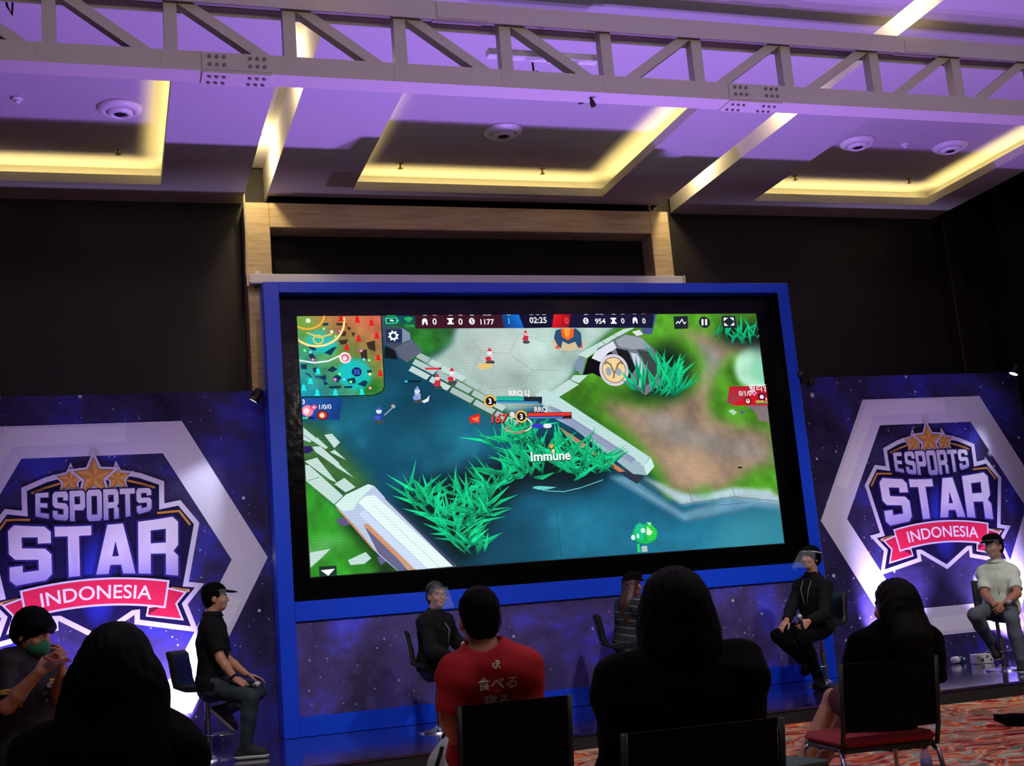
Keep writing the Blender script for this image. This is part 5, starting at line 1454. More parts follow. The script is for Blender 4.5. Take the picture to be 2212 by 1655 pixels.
class Person:
    """joints J are world points; the root mesh 'person' is the skin, clothes and hair are its children"""
    def __init__(s, label, J, look, pitch=0.0, roll=0.0, h=0.0075, group=None, scale=1.0, male=True, slim=1.0, head_scale=1.0):
        s.J = {k: np.array(v, float) for k, v in J.items()}
        s.label = label; s.h = h; s.slim = slim; s.hs = head_scale
        J = s.J
        s.up = nrm(J['neck'] - J['pelvis']); s.right = nrm(J['shR'] - J['shL'])
        s.fw = nrm(np.cross(s.up, s.right)); s.right = nrm(np.cross(s.fw, s.up))
        # head frame: columns right, forward, up
        f = nrm((look[0], look[1], 0)); f = nrm(f * math.cos(pitch) + np.array((0, 0, 1)) * math.sin(pitch))
        r = nrm(np.cross(f, (0, 0, 1))); u = np.cross(r, f)
        r, u = r * math.cos(roll) - u * math.sin(roll), u * math.cos(roll) + r * math.sin(roll)
        s.H = np.stack([r, f, u], 1)
        pts = np.array([v for k, v in J.items() if k[:2] not in ('fi', 'bk', 'cu') and k[:3] != 'shd'])
        s.lo = pts.min(0) - 0.27; s.hi = pts.max(0) + 0.27
        s.base = np.array((J['pelvis'][0], J['pelvis'][1], min(J['ankR'][2], J['ankL'][2]) - 0.08))
        s.root = None
        s.build_body()

    def field(s, h=None, lo=None, hi=None): return Field(s.lo if lo is None else lo, s.hi if hi is None else hi, h or s.h)
    def hp(s, x, y, z): return s.J['head'] + s.H @ (np.array((x, y, z)) * s.hs)

    def torso(s, F, g=0.0, shoulders=True):
        J = s.J; fl = (s.fw, 1.42); sl = s.slim
        P, N = J['pelvis'], J['neck']; L = np.linalg.norm(N - P)
        at = lambda t, f=0.0: P + (N - P) * t + s.fw * f
        F.cone(J['hipL'], 0.118 * sl + g, J['hipR'], 0.118 * sl + g, 0.04)
        F.cone(at(0.0), 0.165 * sl + g, at(0.32, .012), 0.150 * sl + g, 0.05, fl)
        F.cone(at(0.30, .012), 0.150 * sl + g, at(0.62, .008), 0.166 * sl + g, 0.05, fl)
        F.cone(at(0.62, .008), 0.160 * sl + g, at(0.84), 0.115 * sl + g, 0.05, (s.fw, 1.3))
        for S in ('shL', 'shR'):
            F.cone(at(0.90), 0.062 + g, J[S], 0.058 * sl + g, 0.05)
            F.cone(at(0.62), 0.09 * sl + g, J[S] - s.up * 0.02, 0.062 * sl + g, 0.05)

    def arm(s, F, sd, g=0.0, upto=2.0, k=0.015):
        """upto: 0..1 along the upper arm, 1..2 along the forearm"""
        J = s.J; S, E, W = J['sh' + sd], J['el' + sd], J['wr' + sd]; sl = s.slim
        e = min(upto, 1.0); p = S + (E - S) * e
        d = nrm(E - S)
        F.cone(S, 0.053 * sl + g, p + (d * .03 if upto < 1 else 0), 0.053 * sl + (0.041 - 0.053) * e * sl + g, k, cut=(p, d) if upto < 1 else None)
        if upto > 1.0:
            e = upto - 1; p = E + (W - E) * e; d = nrm(W - E)
            F.cone(E, 0.041 * sl + g, E + (W - E) * min(.35, e), 0.041 * sl + g, k)
            F.cone(E + (W - E) * min(.35, e), 0.041 * sl + g, p + (d * .02 if upto < 2 else 0), 0.041 * sl + (0.027 - 0.041) * e + g, k, cut=(p, d) if upto < 2 else None)

    def leg(s, F, sd, g=0.0, upto=2.0, k=0.02):
        J = s.J; Hp, K, A_ = J['hip' + sd], J['kn' + sd], J['ank' + sd]; sl = s.slim
        e = min(upto, 1.0); p = Hp + (K - Hp) * e; d = nrm(K - Hp)
        F.cone(Hp, 0.092 * sl + g, p, (0.092 - 0.034 * e) * sl + g, k, cut=(p, d) if upto < 1 else None)
        if upto > 1:
            e = upto - 1; d = nrm(A_ - K); p = K + (A_ - K) * e
            F.cone(K, 0.056 * sl + g, K + (A_ - K) * min(.35, e), 0.056 * sl + g, k)
            F.cone(K + (A_ - K) * min(.35, e), 0.055 * sl + g, p, (0.055 - 0.019 * e) * sl + g, k, cut=(p, d) if upto < 2 else None)

    def head(s, F):
        q = s.hs
        E = lambda c, r, k=0.02, sub=False: F.ell(s.hp(*c), np.array(r) * q, s.H.T.T.tolist(), k * q, sub)
        E((0, -0.012, 0.032), (0.075, 0.094, 0.093))
        E((0, 0.022, -0.022), (0.062, 0.074, 0.085))
        E((0, 0.050, -0.082), (0.036, 0.034, 0.030), 0.03)
        E((0, 0.085, 0.022), (0.045, 0.014, 0.012), 0.015)
        for x in (-1, 1):
            E((x * 0.032, 0.098, 0.004), (0.018, 0.015, 0.012), 0.01, True)
            E((x * 0.040, 0.070, -0.030), (0.024, 0.020, 0.020), 0.02)
            E((x * 0.031, 0.077, 0.003), (0.014, 0.013, 0.012), 0.004)
            E((x * 0.077, -0.008, -0.012), (0.010, 0.021, 0.033), 0.008)
        F.cone(s.hp(0, 0.090, 0.008), 0.008 * q, s.hp(0, 0.108, -0.026), 0.0125 * q, 0.010)
        E((0, 0.098, -0.031), (0.017, 0.010, 0.008), 0.008)
        E((0, 0.090, -0.057), (0.023, 0.010, 0.006), 0.006); E((0, 0.088, -0.068), (0.020, 0.010, 0.007), 0.006)
        F.cone(s.J['neck'] - s.up * 0.02, 0.060 * s.slim, s.hp(0, -0.022, -0.055), 0.053 * s.slim, 0.03)

    def hand(s, F, sd):
        """hand at the wrist: fingers point along J['fi'+sd], the back of the hand faces J['bk'+sd]; curl J['cu'+sd]"""
        J = s.J; W = J['wr' + sd]; d = nrm(J['fi' + sd]); b = J['bk' + sd]; b = nrm(b - d * (b @ d)); curl = float(J['cu' + sd][0])
        # thumb side
        sdv = np.cross(d, b) * (1 if sd == 'L' else -1); sdv = nrm(sdv)
        kn = []
        for i, (o, l) in enumerate(((0.030, .086), (0.010, .090), (-0.010, .086), (-0.029, .078))):
            p = W + d * l + sdv * o; kn.append(p)
            F.cone(W + d * .012 + sdv * o * .6, 0.0155, p, 0.0125, 0.010)
        for i, p in enumerate(kn):
            Ls = ((.040, .025, .021), (.044, .028, .022), (.041, .026, .022), (.032, .020, .019))[i]
            a = curl * (0.8 + 0.12 * i); q = p; ang = 0.0; sp = (0.10, 0.03, -0.04, -0.11)[i]
            for j, l in enumerate(Ls):
                ang += a * (0.75, 1.0, 0.8)[j]
                dv = nrm(d * math.cos(ang) - b * math.sin(ang) + sdv * sp)
                q2 = q + dv * l
                F.cone(q, 0.0096 - .0008 * j, q2, 0.0088 - .0008 * j, 0.003); q = q2
        t0 = W + d * .022 + sdv * .026; t1 = t0 + nrm(d * .62 + sdv * .62 - b * .35) * .042; t2 = t1 + nrm(d * .82 + sdv * .18 - b * (.3 + .4 * curl)) * .032; t3 = t2 + nrm(d * .85 - sdv * .12 - b * (.3 + .5 * curl)) * .026
        F.cone(t0, .016, t1, .0125, .008); F.cone(t1, .0118, t2, .0105, .004); F.cone(t2, .0105, t3, .0088, .003)

    def foot(s, F, sd, g=0.0):
        J = s.J; A_ = J['ank' + sd]; T = J['toe' + sd]; d = nrm(T - A_)
        dn = nrm(J['shd' + sd]) if 'shd' + sd in J else np.array((0, 0, -1.0)); d = nrm((T - A_) - dn * ((T - A_) @ dn))
        hl = A_ - d * 0.045 + dn * 0.042
        F.cone(A_, 0.038 + g, hl, 0.034 + g, 0.02); F.cone(hl, 0.034 + g, hl + d * 0.17, 0.026 + g, 0.02)

    def emit(s, F, name, m, parent, colfn=None, smooth=True):
        V, Fc = F.surface()
        if not len(Fc): return None
        V = V - s.base
        c = colfn(V + s.base) if colfn else None
        me = make_mesh(name, V, Fc, [m], None, smooth, c, 'POINT')
        o = link(name, me, parent)
        if parent is None: o.location = s.base
        return o

    def build_body(s):
        F = s.field()
        s.torso(F, -0.012); s.head(F)
        for sd in 'LR':
            s.arm(F, sd); s.leg(F, sd, -0.006); s.foot(F, sd, -0.008); s.hand(F, sd)
        J = s.J
        def col(P):
            c = np.tile(np.array(lin(SKIN)), (len(P), 1))
            L = (P - J['head']) @ s.H / s.hs
            lip = (np.abs(L[:, 0]) < .024) & (np.abs(L[:, 2] + .062) < .011) & (L[:, 1] > .075)
            c[lip] = lin((140, 80, 74))
            br = (np.abs(np.abs(L[:, 0]) - .033) < .019) & (np.abs(L[:, 2] - .022 + .08 * np.abs(np.abs(L[:, 0]) - .033)) < .005) & (L[:, 1] > .05)
            c[br] = lin((34, 24, 20))
            ey = ((np.abs(L[:, 0]) - .031) ** 2 / .013 ** 2 + (L[:, 2] - .003) ** 2 / .006 ** 2 < 1) & (L[:, 1] > .07)
            c[ey] = lin((210, 204, 198))
            pu = ((np.abs(L[:, 0]) - .031) ** 2 + (L[:, 2] - .003) ** 2 < .0062 ** 2) & (L[:, 1] > .07)
            c[pu] = lin((22, 16, 14))
            return c
        s.root = s.emit(F, 'person', attr_mat('skin', 0.5, spec=0.4), None, col)
        tag(s.root, s.label, 'person')

    # ---- clothing
    def shirt(s, m, sleeve=0.55, g=0.016, hem=-0.10, neck=0.052, name='shirt', colfn=None, collar=None, wr=0.004):
        F = s.field(); J = s.J
        s.torso(F, g)
        for sd in 'LR': s.arm(F, sd, g + 0.008 if sleeve < 1 else g, sleeve, 0.03)
        F.ripple(wr, lambda X, Y, Z: np.sin(X * 31 + Z * 23) * np.sin(Z * 37 - X * 9) + 0.6 * np.sin(Y * 43 + Z * 29))
        p = J['pelvis'] + s.up * hem
        F.keep(p, -s.up)
        c = J['neck'] + s.up * 0.045 + s.fw * 0.012
        F.ell(c, (0.076, 0.076, neck), np.stack([s.right, s.fw, s.up], 1).tolist(), 0.008, True)
        o = s.emit(F, name, m, s.root, colfn)
        if collar is not None:
            V = []; n = 22
            b = MB()
            c0 = J['neck'] + s.up * 0.005; 
            for i in range(n + 1):
                a = -PI / 2 + 0.25 + (2 * PI - 0.5) * i / n + PI
                rr = s.right * math.cos(a + PI / 2) * 0.078 + s.fw * math.sin(a + PI / 2) * 0.076
                V += [c0 + rr * 1.05 + s.up * (0.010), c0 + rr * .97 + s.up * 0.045, c0 + rr * 1.22 + s.up * 0.004 - s.up * (0.018 if i in (0, 1, n - 1, n) else 0)]
            Fc = []
            for i in range(n):
                Fc += [(i * 3, i * 3 + 3, i * 3 + 4, i * 3 + 1), (i * 3 + 1, i * 3 + 4, i * 3 + 5, i * 3 + 2)]
            me = make_mesh('collar', np.array(V) - s.base, Fc, [collar], None, True)
            oc = link('collar', me, o)
            md = oc.modifiers.new('thick', 'SOLIDIFY'); md.thickness = 0.004
        return o

    def trousers(s, m, g=0.014, upto=1.92, name='trousers', wr=0.003):
        F = s.field(); J = s.J
        F.cone(J['hipL'], 0.122 * s.slim + g * .6, J['hipR'], 0.122 * s.slim + g * .6, 0.03)
        F.cone(J['pelvis'], 0.165 * s.slim + g * .6, J['pelvis'] + s.up * 0.10, 0.155 * s.slim + g * .6, 0.03, (s.fw, 1.40))
        for sd in 'LR': s.leg(F, sd, g, upto)
        F.ripple(wr, lambda X, Y, Z: np.sin(Z * 33 + X * 21) * np.sin(X * 27 - Y * 19))
        F.keep(J['pelvis'] + s.up * 0.11, s.up)
        return s.emit(F, name, m, s.root)

    def shoes(s, m, sole, laces=None):
        for sd in 'LR':
            J = s.J; A_ = J['ank' + sd]; T = J['toe' + sd]
            dn = J['shd' + sd] if 'shd' + sd in J else np.array((0, 0, -1.0)); dn = nrm(dn)
            d = nrm((T - A_) - dn * ((T - A_) @ dn)); ln = 0.27
            hl = A_ - d * 0.055 + dn * 0.05; tp = hl + d * (ln - .07)
            pts = np.array((hl, tp, A_))
            F = s.field(0.006, pts.min(0) - .12, pts.max(0) + .12)
            side = np.cross(d, dn)
            F.cone(A_ - dn * 0.03, 0.047, hl, 0.043, 0.02); F.cone(hl, 0.042, tp, 0.043, 0.02); F.cone(A_ + d * 0.02, 0.045, tp - dn * .008, 0.036, 0.03)
            F.keep(hl + dn * 0.026, dn)
            F.keep(A_ - dn * 0.055, -dn)
            o = s.emit(F, 'shoe', m, s.root)
            F = s.field(0.006, pts.min(0) - .12, pts.max(0) + .12)
            F.cone(hl, 0.051, tp, 0.051, 0.01)
            F.keep(hl + dn * 0.034, dn); F.keep(hl + dn * 0.004, -dn)
            s.emit(F, 'sole', sole, o)
            if laces:
                F = s.field(0.006, pts.min(0) - .12, pts.max(0) + .12)
                F.cone(A_ + d * .052 - dn * .01, .008, tp - d * .06 - dn * .028, .008, .004)
                s.emit(F, 'laces', laces, o)

    # ---- hair and headgear
    def hair(s, m, kind='short', name='hair', amp=0.0014):
        q = s.hs
        lo = s.J['head'] - 0.55; hi = s.J['head'] + 0.25
        lo[2] = s.J['head'][2] - (0.75 if kind == 'long' else 0.42)
        F = s.field(0.007, np.maximum(lo, s.J['head'] - (.4, .4, .75)), np.minimum(hi, s.J['head'] + (.4, .4, .25)))
        E = lambda c, r, k=0.03, sub=False: F.ell(s.hp(*c), np.array(r) * q, s.H.tolist(), k, sub)
        if kind == 'short':
            E((0, -0.022, 0.040), (0.086, 0.100, 0.098)); E((0, -0.050, -0.02), (0.078, 0.062, 0.07))
            E((0, 0.085, -0.035), (0.075, 0.078, 0.088), 0.01, True)
        elif kind == 'mop':
            E((0, -0.016, 0.046), (0.100, 0.112, 0.100)); E((0, -0.045, -0.005), (0.094, 0.075, 0.075)); E((0.0, 0.062, 0.05), (0.080, 0.050, 0.040))
            E((0, 0.095, -0.058), (0.080, 0.080, 0.085), 0.01, True)
        elif kind == 'bob':
            E((0, -0.018, 0.036), (0.100, 0.112, 0.106)); E((0, -0.040, -0.06), (0.120, 0.090, 0.115), .05); E((0.0, -0.05, -0.13), (0.112, 0.07, 0.07), .04)
            for x in (-1, 1): E((x * 0.085, 0.0, -0.08), (0.034, 0.065, 0.12), .03)
            E((0, 0.10, -0.06), (0.066, 0.085, 0.14), 0.015, True)
        elif kind == 'spread':
            E((0, -0.014, 0.034), (0.093, 0.108, 0.104)); E((0, -0.045, -0.05), (0.112, 0.085, 0.12), .05)
            F.cone(s.hp(-0.02, -0.06, -0.06), .11, s.hp(-0.05, -0.07, -0.24), .135, .05, (s.H[:, 1], 1.7)); F.cone(s.hp(0.03, -0.06, -0.06), .10, s.hp(0.045, -0.08, -0.30), .105, .05, (s.H[:, 1], 1.7))
            F.cone(s.hp(0, -.08, -.2), .13, s.hp(0, -.10, -.46), .12, .06, (s.H[:, 1], 2.0))
            E((0, 0.11, -0.06), (0.062, 0.085, 0.15), 0.015, True)
        elif kind == 'long':
            E((0, -0.016, 0.034), (0.090, 0.106, 0.102)); E((0, -0.045, -0.05), (0.100, 0.075, 0.12), .05)
            a = s.hp(0, -0.05, -0.05); b_ = s.J.get('hairend', s.hp(0, -0.10, -0.48)); c_ = a * .5 + b_ * .5 - s.fw * 0.02
            F.cone(a, .102, c_, .112, .05, (s.H[:, 1], 1.6)); F.cone(c_, .112, b_, .085, .05, (s.H[:, 1], 2.0))
            for x in (-1, 1): F.cone(s.hp(x * .075, .0, -.02), .03, s.hp(x * .08, -.02, -.22), .03, .03)
            E((0, 0.11, -0.06), (0.060, 0.085, 0.16), 0.015, True)
        elif kind == 'back':                                    # hair falling down the back only
            E((0, -0.02, 0.036), (0.086, 0.098, 0.096)); F.cone(s.hp(0, -.07, -.02), .085, s.hp(0, -.145, -.20), .085, .04, (s.H[:, 1], 1.5)); F.cone(s.hp(0, -.145, -.2), .085, s.hp(0.0, -.18, -.34), .055, .04, (s.H[:, 1], 1.6))
            E((0, 0.10, -0.05), (0.072, 0.085, 0.12), 0.012, True)
        hc = s.J['head']; rr = s.right; ff = s.fw
        F.ripple(amp, lambda X, Y, Z: np.sin(260 * ((X - hc[0]) * rr[0] + (Y - hc[1]) * rr[1]) + 5 * np.sin(Z * 17)) + np.sin(150 * ((X - hc[0]) * ff[0] + (Y - hc[1]) * ff[1]) + 4 * np.sin(Z * 23 + 1)))
        return s.emit(F, name, m, s.root)

    def cap(s, m, kind='baseball'):
        lo = s.J['head'] - 0.3; hi = s.J['head'] + 0.3
        F = s.field(0.006, lo, hi); q = s.hs
        F.ell(s.hp(0, -0.012, 0.045), np.array((0.092, 0.112, 0.096)) * q, s.H.tolist(), .01)
        if kind == 'flat': F.ell(s.hp(0, 0.03, 0.085), np.array((0.088, 0.095, 0.045)) * q, s.H.tolist(), .03)
        F.keep(s.hp(0, 0, 0.048), -s.H[:, 2])
        o = s.emit(F, 'cap', m, s.root)
        F = s.field(0.006, lo, hi)
        F.ell(s.hp(0, 0.095, 0.052), np.array((0.078, 0.098, 0.0115)) * q, (s.H @ np.array(Matrix.Rotation(R(-8), 3, 'X'))).tolist(), .005)
        F.ell(s.hp(0, -0.012, 0.03), np.array((0.087, 0.107, 0.094)) * q, s.H.tolist(), .004, True)
        s.emit(F, 'visor', m, o)
        return o

    def shield(s, m, band, tilt=0.10, drop=0.20):
        """clear face shield hanging from a head band"""
        V = []; Fc = []; n = 18
        for j in range(7):
            z = 0.070 - drop * j / 6
            for i in range(n + 1):
                a = R(-72) + R(144) * i / n
                rx = 0.104 + 0.10 * tilt * j / 6; ry = 0.142 + tilt * 0.7 * j / 6
                V.append(s.hp(rx * math.sin(a), ry * math.cos(a) - 0.01, z))
        for j in range(6):
            for i in range(n):
                Fc.append((j * (n + 1) + i, j * (n + 1) + i + 1, (j + 1) * (n + 1) + i + 1, (j + 1) * (n + 1) + i))
        me = make_mesh('face_shield', np.array(V) - s.base, Fc, [m], None, True)
        o = link('face_shield', me, s.root)
        md = o.modifiers.new('thick', 'SOLIDIFY'); md.thickness = 0.0012
        b = MB().tube([s.hp(.100 * math.sin(a) , .118 * math.cos(a) - .01, .060) - s.base for a in np.linspace(-PI, PI, 37)[:-1]], 0.007, 8, closed=True)
        b.build('head_band', band, o, smooth=True)
        return o

    def tube(s, name, pts, r, m, parent=None, n=8):
        return MB().tube([np.array(p) - s.base for p in pts], r, n).build(name, m, parent or s.root, smooth=True)


def J_(**k): return k
M_hair = mat('black_hair', (3, 3, 4), 0.7, spec=0.08)
M_hairbrown = mat('brown_hair', (64, 34, 22), 0.5)
M_blackcloth = mat('black_cloth', (9, 9, 11), 0.9, spec=0.2)
M_softblack = mat('soft_black_cloth', (4, 4, 5), 0.95, spec=0.1)
M_shield = mat('clear_plastic', (235, 245, 250), 0.08, trans=0.0, alpha=0.045, spec=0.4)
M_whiterub = mat('white_rubber', (205, 208, 200), 0.6)
M_blackcanvas = mat('black_canvas', (22, 22, 24), 0.8)
M_trouser = mat('teal_grey_trousers', (30, 44, 50), 0.85)


def microphone(p, d, label):
    """handheld microphone; p is the middle of its handle, d points to the head"""
    t = thing('microphone', label, 'microphone', p, 0, 'handheld microphones')
    q = Vector((0, 0, 1)).rotation_difference(Vector(d).normalized()).to_matrix().to_4x4()
    MB().lathe([(0.010, -0.12), (0.0125, -0.115), (0.016, 0.06), (0.021, 0.075)], 18, mtx=q).build('handle', mat('mic_black', (20, 20, 22), 0.4), t, smooth=True)
    MB().lathe([(0.021, 0.075), (0.026, 0.09), (0.027, 0.105), (0.020, 0.128), (0.004, 0.136)], 18, mtx=q).build('grille', mat('mic_grille', (176, 180, 176), 0.45, 0.5, bump=0.3, bscale=200), t, smooth=True)
    MB().lathe([(0.0265, 0.090), (0.0290, 0.094), (0.0290, 0.100), (0.0268, 0.104)], 18, mtx=q).build('ring', M_chrome, t)
    return t

# ------------------------------------------------------------------ man in the cap on the first stool
p1 = Person('person in black cap, black polo shirt and teal-grey trousers in profile', J_(
    pelvis=(0.766, 11.120, 0.772), neck=(0.801, 11.100, 1.317), head=(0.831, 11.100, 1.481),
    shR=(0.759, 10.940, 1.232), shL=(0.838, 11.270, 1.241), elR=(0.839, 10.860, 0.962), elL=(0.928, 11.340, 0.949), wrR=(0.945, 10.800, 0.786), wrL=(1.073, 11.160, 0.808),
    fiR=(0.9, 0.0, -0.55), bkR=(0.45, -0.7, 0.6), cuR=(0.75, 0, 0), fiL=(0.9, -0.15, -0.3), bkL=(0.25, 0.1, 0.95), cuL=(0.3, 0, 0),
    hipR=(0.786, 11.030, 0.741), hipL=(0.799, 11.210, 0.743), knR=(1.061, 10.760, 0.632), knL=(1.175, 11.220, 0.650), ankR=(1.008, 10.800, 0.215), ankL=(0.871, 11.140, 0.520),
    toeR=(1.118, 10.760, 0.131), toeL=(0.925, 11.120, 0.369), shdR=(0, 0, -1), shdL=(-0.72, 0.0, -0.69)), look=(0.99, -0.12))
p1.shirt(M_blackcloth, 0.78, hem=-0.06, collar=M_blackcloth, neck=.06)
p1.trousers(M_trouser, upto=1.93)
p1.shoes(M_blackcanvas, M_whiterub, M_whiterub)
p1.hair(M_hair, 'short'); p1.cap(M_softblack); p1.shield(M_shield, M_blackcloth, 0.12, 0.16)
w_ = p1.J['wrR'] * .88 + p1.J['elR'] * .12
d_ = nrm(p1.J['wrR'] - p1.J['elR']); o_ = nrm(np.cross(d_, (0, 0, 1))); o2 = np.cross(o_, d_)
MB().tube([w_ + (o_ * math.cos(a) + o2 * math.sin(a)) * .034 - p1.base for a in np.linspace(0, 2 * PI, 21)[:-1]], .009, 8, closed=True).build('wrist_watch', M_blackcloth, p1.root, smooth=True)
hp_ = p1.J['wrR'] + nrm(p1.J['fiR']) * .095
microphone(hp_ + np.array((.0, -.015, -.03)), (0.75, -0.35, 0.2), 'dark handheld microphone in the hand of the black-capped man in polo shirt')

# ------------------------------------------------------------------ man with glasses
p2 = Person('person with glasses, clear face shield and black jacket below the screen', J_(
    pelvis=(2.764, 11.300, 0.749), neck=(2.832, 11.300, 1.186), head=(2.853, 11.280, 1.355),
    shR=(2.699, 11.140, 1.114), shL=(2.965, 11.460, 1.106), elR=(2.703, 11.020, 0.857), elL=(3.082, 11.560, 0.920), wrR=(2.878, 10.980, 0.792), wrL=(3.125, 11.360, 0.835),
    fiR=(0.95, 0.1, -0.15), bkR=(0.1, -0.3, 0.95), cuR=(0.5, 0, 0), fiL=(0.9, -0.3, -0.3), bkL=(0.1, 0.3, 0.95), cuL=(0.4, 0, 0),
    hipR=(2.775, 11.210, 0.729), hipL=(2.820, 11.390, 0.730), knR=(3.126, 11.050, 0.703), knL=(3.273, 11.500, 0.709), ankR=(3.023, 11.080, 0.305), ankL=(3.153, 11.420, 0.297),
    toeR=(3.122, 11.020, 0.229), toeL=(3.277, 11.400, 0.222)), look=(0.28, -0.95), pitch=0.02)
p2.shirt(M_blackcloth, 1.93, hem=-0.09, g=.022, collar=M_blackcloth, neck=.06, name='jacket')
p2.trousers(mat('blue_jeans', (52, 62, 84), 0.85)); p2.shoes(M_blackcanvas, M_whiterub)
p2.hair(mat('grey_black_hair', (24, 25, 27), 0.5), 'short'); p2.shield(M_shield, M_blackcloth, 0.16, 0.20)
gb = MB()
for x in (-1, 1):
    gb.tube([p2.hp(x * .033 + .026 * math.cos(a), .112, .002 + .018 * math.sin(a)) - p2.base for a in np.linspace(0, 2 * PI, 17)[:-1]], .0028, 6, closed=True)
    gb.tube([p2.hp(x * .060, .110, .006) - p2.base, p2.hp(x * .080, .06, .006) - p2.base, p2.hp(x * .082, -.005, .0) - p2.base], .0025, 6)
gb.tube([p2.hp(-.008, .113, .004) - p2.base, p2.hp(.008, .113, .004) - p2.base], .0025, 6)
gb.build('glasses', mat('dark_metal', (20, 20, 22), 0.3, 0.8), p2.root)
p2.tube('lanyard', [p2.J['neck'] + p2.fw * .065 + p2.right * .05 + p2.up * .0, p2.J['neck'] * .7 + p2.J['pelvis'] * .3 + p2.fw * .165 + p2.right * .02, p2.J['neck'] * .42 + p2.J['pelvis'] * .58 + p2.fw * .155], .005, mat('lanyard_grey', (120, 118, 112), 0.7))
microphone(p2.J['wrR'] + np.array((.10, -.0, -.0)), (0.1, -0.25, 0.95), 'dark handheld microphone held by the man with glasses')

# ------------------------------------------------------------------ woman in the striped top, back view
def stripes(P, p, base=(24, 34, 36), line=(120, 126, 118)):
    z = (P - p.J['pelvis']) @ p.up
    c = np.tile(np.array(lin(base)), (len(P), 1)); c[(z * 14) % 1.0 < 0.11] = lin(line)
    return c
p3 = Person('person with long brown hair and dark striped top seen from behind', J_(
    pelvis=(4.819, 11.550, 0.756), neck=(4.891, 11.520, 1.168), head=(4.942, 11.520, 1.311),
    shR=(4.895, 11.360, 1.094), shL=(4.877, 11.680, 1.114), elR=(4.982, 11.400, 0.867), elL=(5.015, 11.860, 0.889), wrR=(5.182, 11.600, 0.738), wrL=(5.220, 11.850, 0.768),
    fiR=(0.9, 0.3, -0.2), bkR=(0, 0, 1), cuR=(0.4, 0, 0), fiL=(0.9, 0.2, -0.2), bkL=(0, 0, 1), cuL=(0.4, 0, 0),
    hipR=(4.832, 11.470, 0.732), hipL=(4.870, 11.640, 0.738), knR=(5.278, 11.600, 0.679), knL=(5.353, 11.850, 0.701), ankR=(5.194, 11.600, 0.314), ankL=(5.278, 11.850, 0.317),
    toeR=(5.313, 11.620, 0.247), toeL=(5.418, 11.900, 0.246)), look=(0.80, 0.55), slim=.92, head_scale=.97)
p3.shirt(attr_mat('striped_knit', 0.9), 1.93, hem=-0.08, g=.024, name='striped_top', colfn=lambda P: stripes(P, p3))
p3.trousers(M_softblack); p3.shoes(M_blackcanvas, M_whiterub)
p3.hair(M_hairbrown, 'back'); p3.cap(M_softblack, 'flat'); p3.shield(M_shield, M_blackcloth)

# ------------------------------------------------------------------ man in the black shirt looking up
p4 = Person('person in black long-sleeved shirt and face shield looking up at the screen', J_(
    pelvis=(6.975, 11.500, 0.768), neck=(6.972, 11.480, 1.247), head=(6.960, 11.460, 1.435),
    shR=(6.904, 11.620, 1.162), shL=(7.014, 11.340, 1.132), elR=(6.751, 11.600, 0.951), elL=(6.862, 11.160, 0.860), wrR=(6.546, 11.380, 0.829), wrL=(6.605, 11.060, 0.805),
    fiR=(-0.75, -0.25, -0.55), bkR=(-0.5, -0.2, 0.85), cuR=(0.22, 0, 0), fiL=(-0.8, -0.2, -0.45), bkL=(0.1, -0.95, 0.2), cuL=(1.05, 0, 0),
    hipR=(6.957, 11.560, 0.737), hipL=(6.954, 11.420, 0.730), knR=(6.423, 11.380, 0.681), knL=(6.504, 11.030, 0.635), ankR=(6.738, 11.420, 0.383), ankL=(6.695, 11.140, 0.218),
    toeR=(6.619, 11.280, 0.286), toeL=(6.550, 10.980, 0.151), shdR=(0.3, 0, -0.95)), look=(-0.93, -0.36), pitch=0.16)
p4.shirt(mat('black_print_shirt', (13, 12, 14), 0.85, spec=0.2), 1.95, hem=-0.10, collar=M_blackcloth, g=.018, neck=.07)
p4.trousers(M_softblack, upto=1.95); p4.shoes(M_softblack, M_softblack)
p4.hair(M_hair, 'mop'); p4.shield(M_shield, mat('band_white', (200, 205, 220), .5), 0.22, 0.20)
for sx in (-1, 1):
    p4.tube('lanyard', [p4.J['neck'] + p4.fw * .06 + p4.right * .055 * sx + p4.up * .02, p4.J['neck'] * .75 + p4.J['pelvis'] * .25 + p4.fw * .155 + p4.right * .05 * sx, p4.J['neck'] * .42 + p4.J['pelvis'] * .58 + p4.fw * .165 + p4.right * .015 * sx], .0045, mat('lanyard_grey', (120, 118, 112), 0.7))
microphone(p4.J['wrL'] + np.array((-.085, -.02, -.05)), (-0.10, 0.1, 0.98), 'silver-headed handheld microphone held upright by the man in the black shirt')

# ------------------------------------------------------------------ man in the pale shirt
p5 = Person('person in pale short-sleeved shirt, grey trousers and dark cap, hands clasped', J_(
    pelvis=(8.837, 10.920, 0.777), neck=(8.834, 10.900, 1.220), head=(8.800, 10.860, 1.399),
    shR=(8.745, 11.000, 1.135), shL=(8.938, 10.820, 1.121), elR=(8.631, 10.900, 0.917), elL=(8.811, 10.620, 0.897), wrR=(8.530, 10.660, 0.821), wrL=(8.590, 10.580, 0.814),
    fiR=(0.15, -0.75, -0.6), bkR=(-0.5, -0.6, 0.5), cuR=(0.8, 0, 0), fiL=(-0.75, -0.35, -0.5), bkL=(0.45, -0.75, 0.45), cuL=(0.8, 0, 0),
    hipR=(8.769, 10.950, 0.754), hipL=(8.847, 10.860, 0.746), knR=(8.254, 10.620, 0.726), knL=(8.547, 10.440, 0.657), ankR=(8.544, 10.800, 0.412), ankL=(8.569, 10.420, 0.214),
    toeR=(8.452, 10.600, 0.300), toeL=(8.374, 10.220, 0.134), shdR=(0.45, 0.35, -0.85)), look=(-0.96, -0.30), pitch=0.02)
M_pale = mat('pale_shirt', (206, 222, 202), 0.85, bump=0.15, bscale=26)
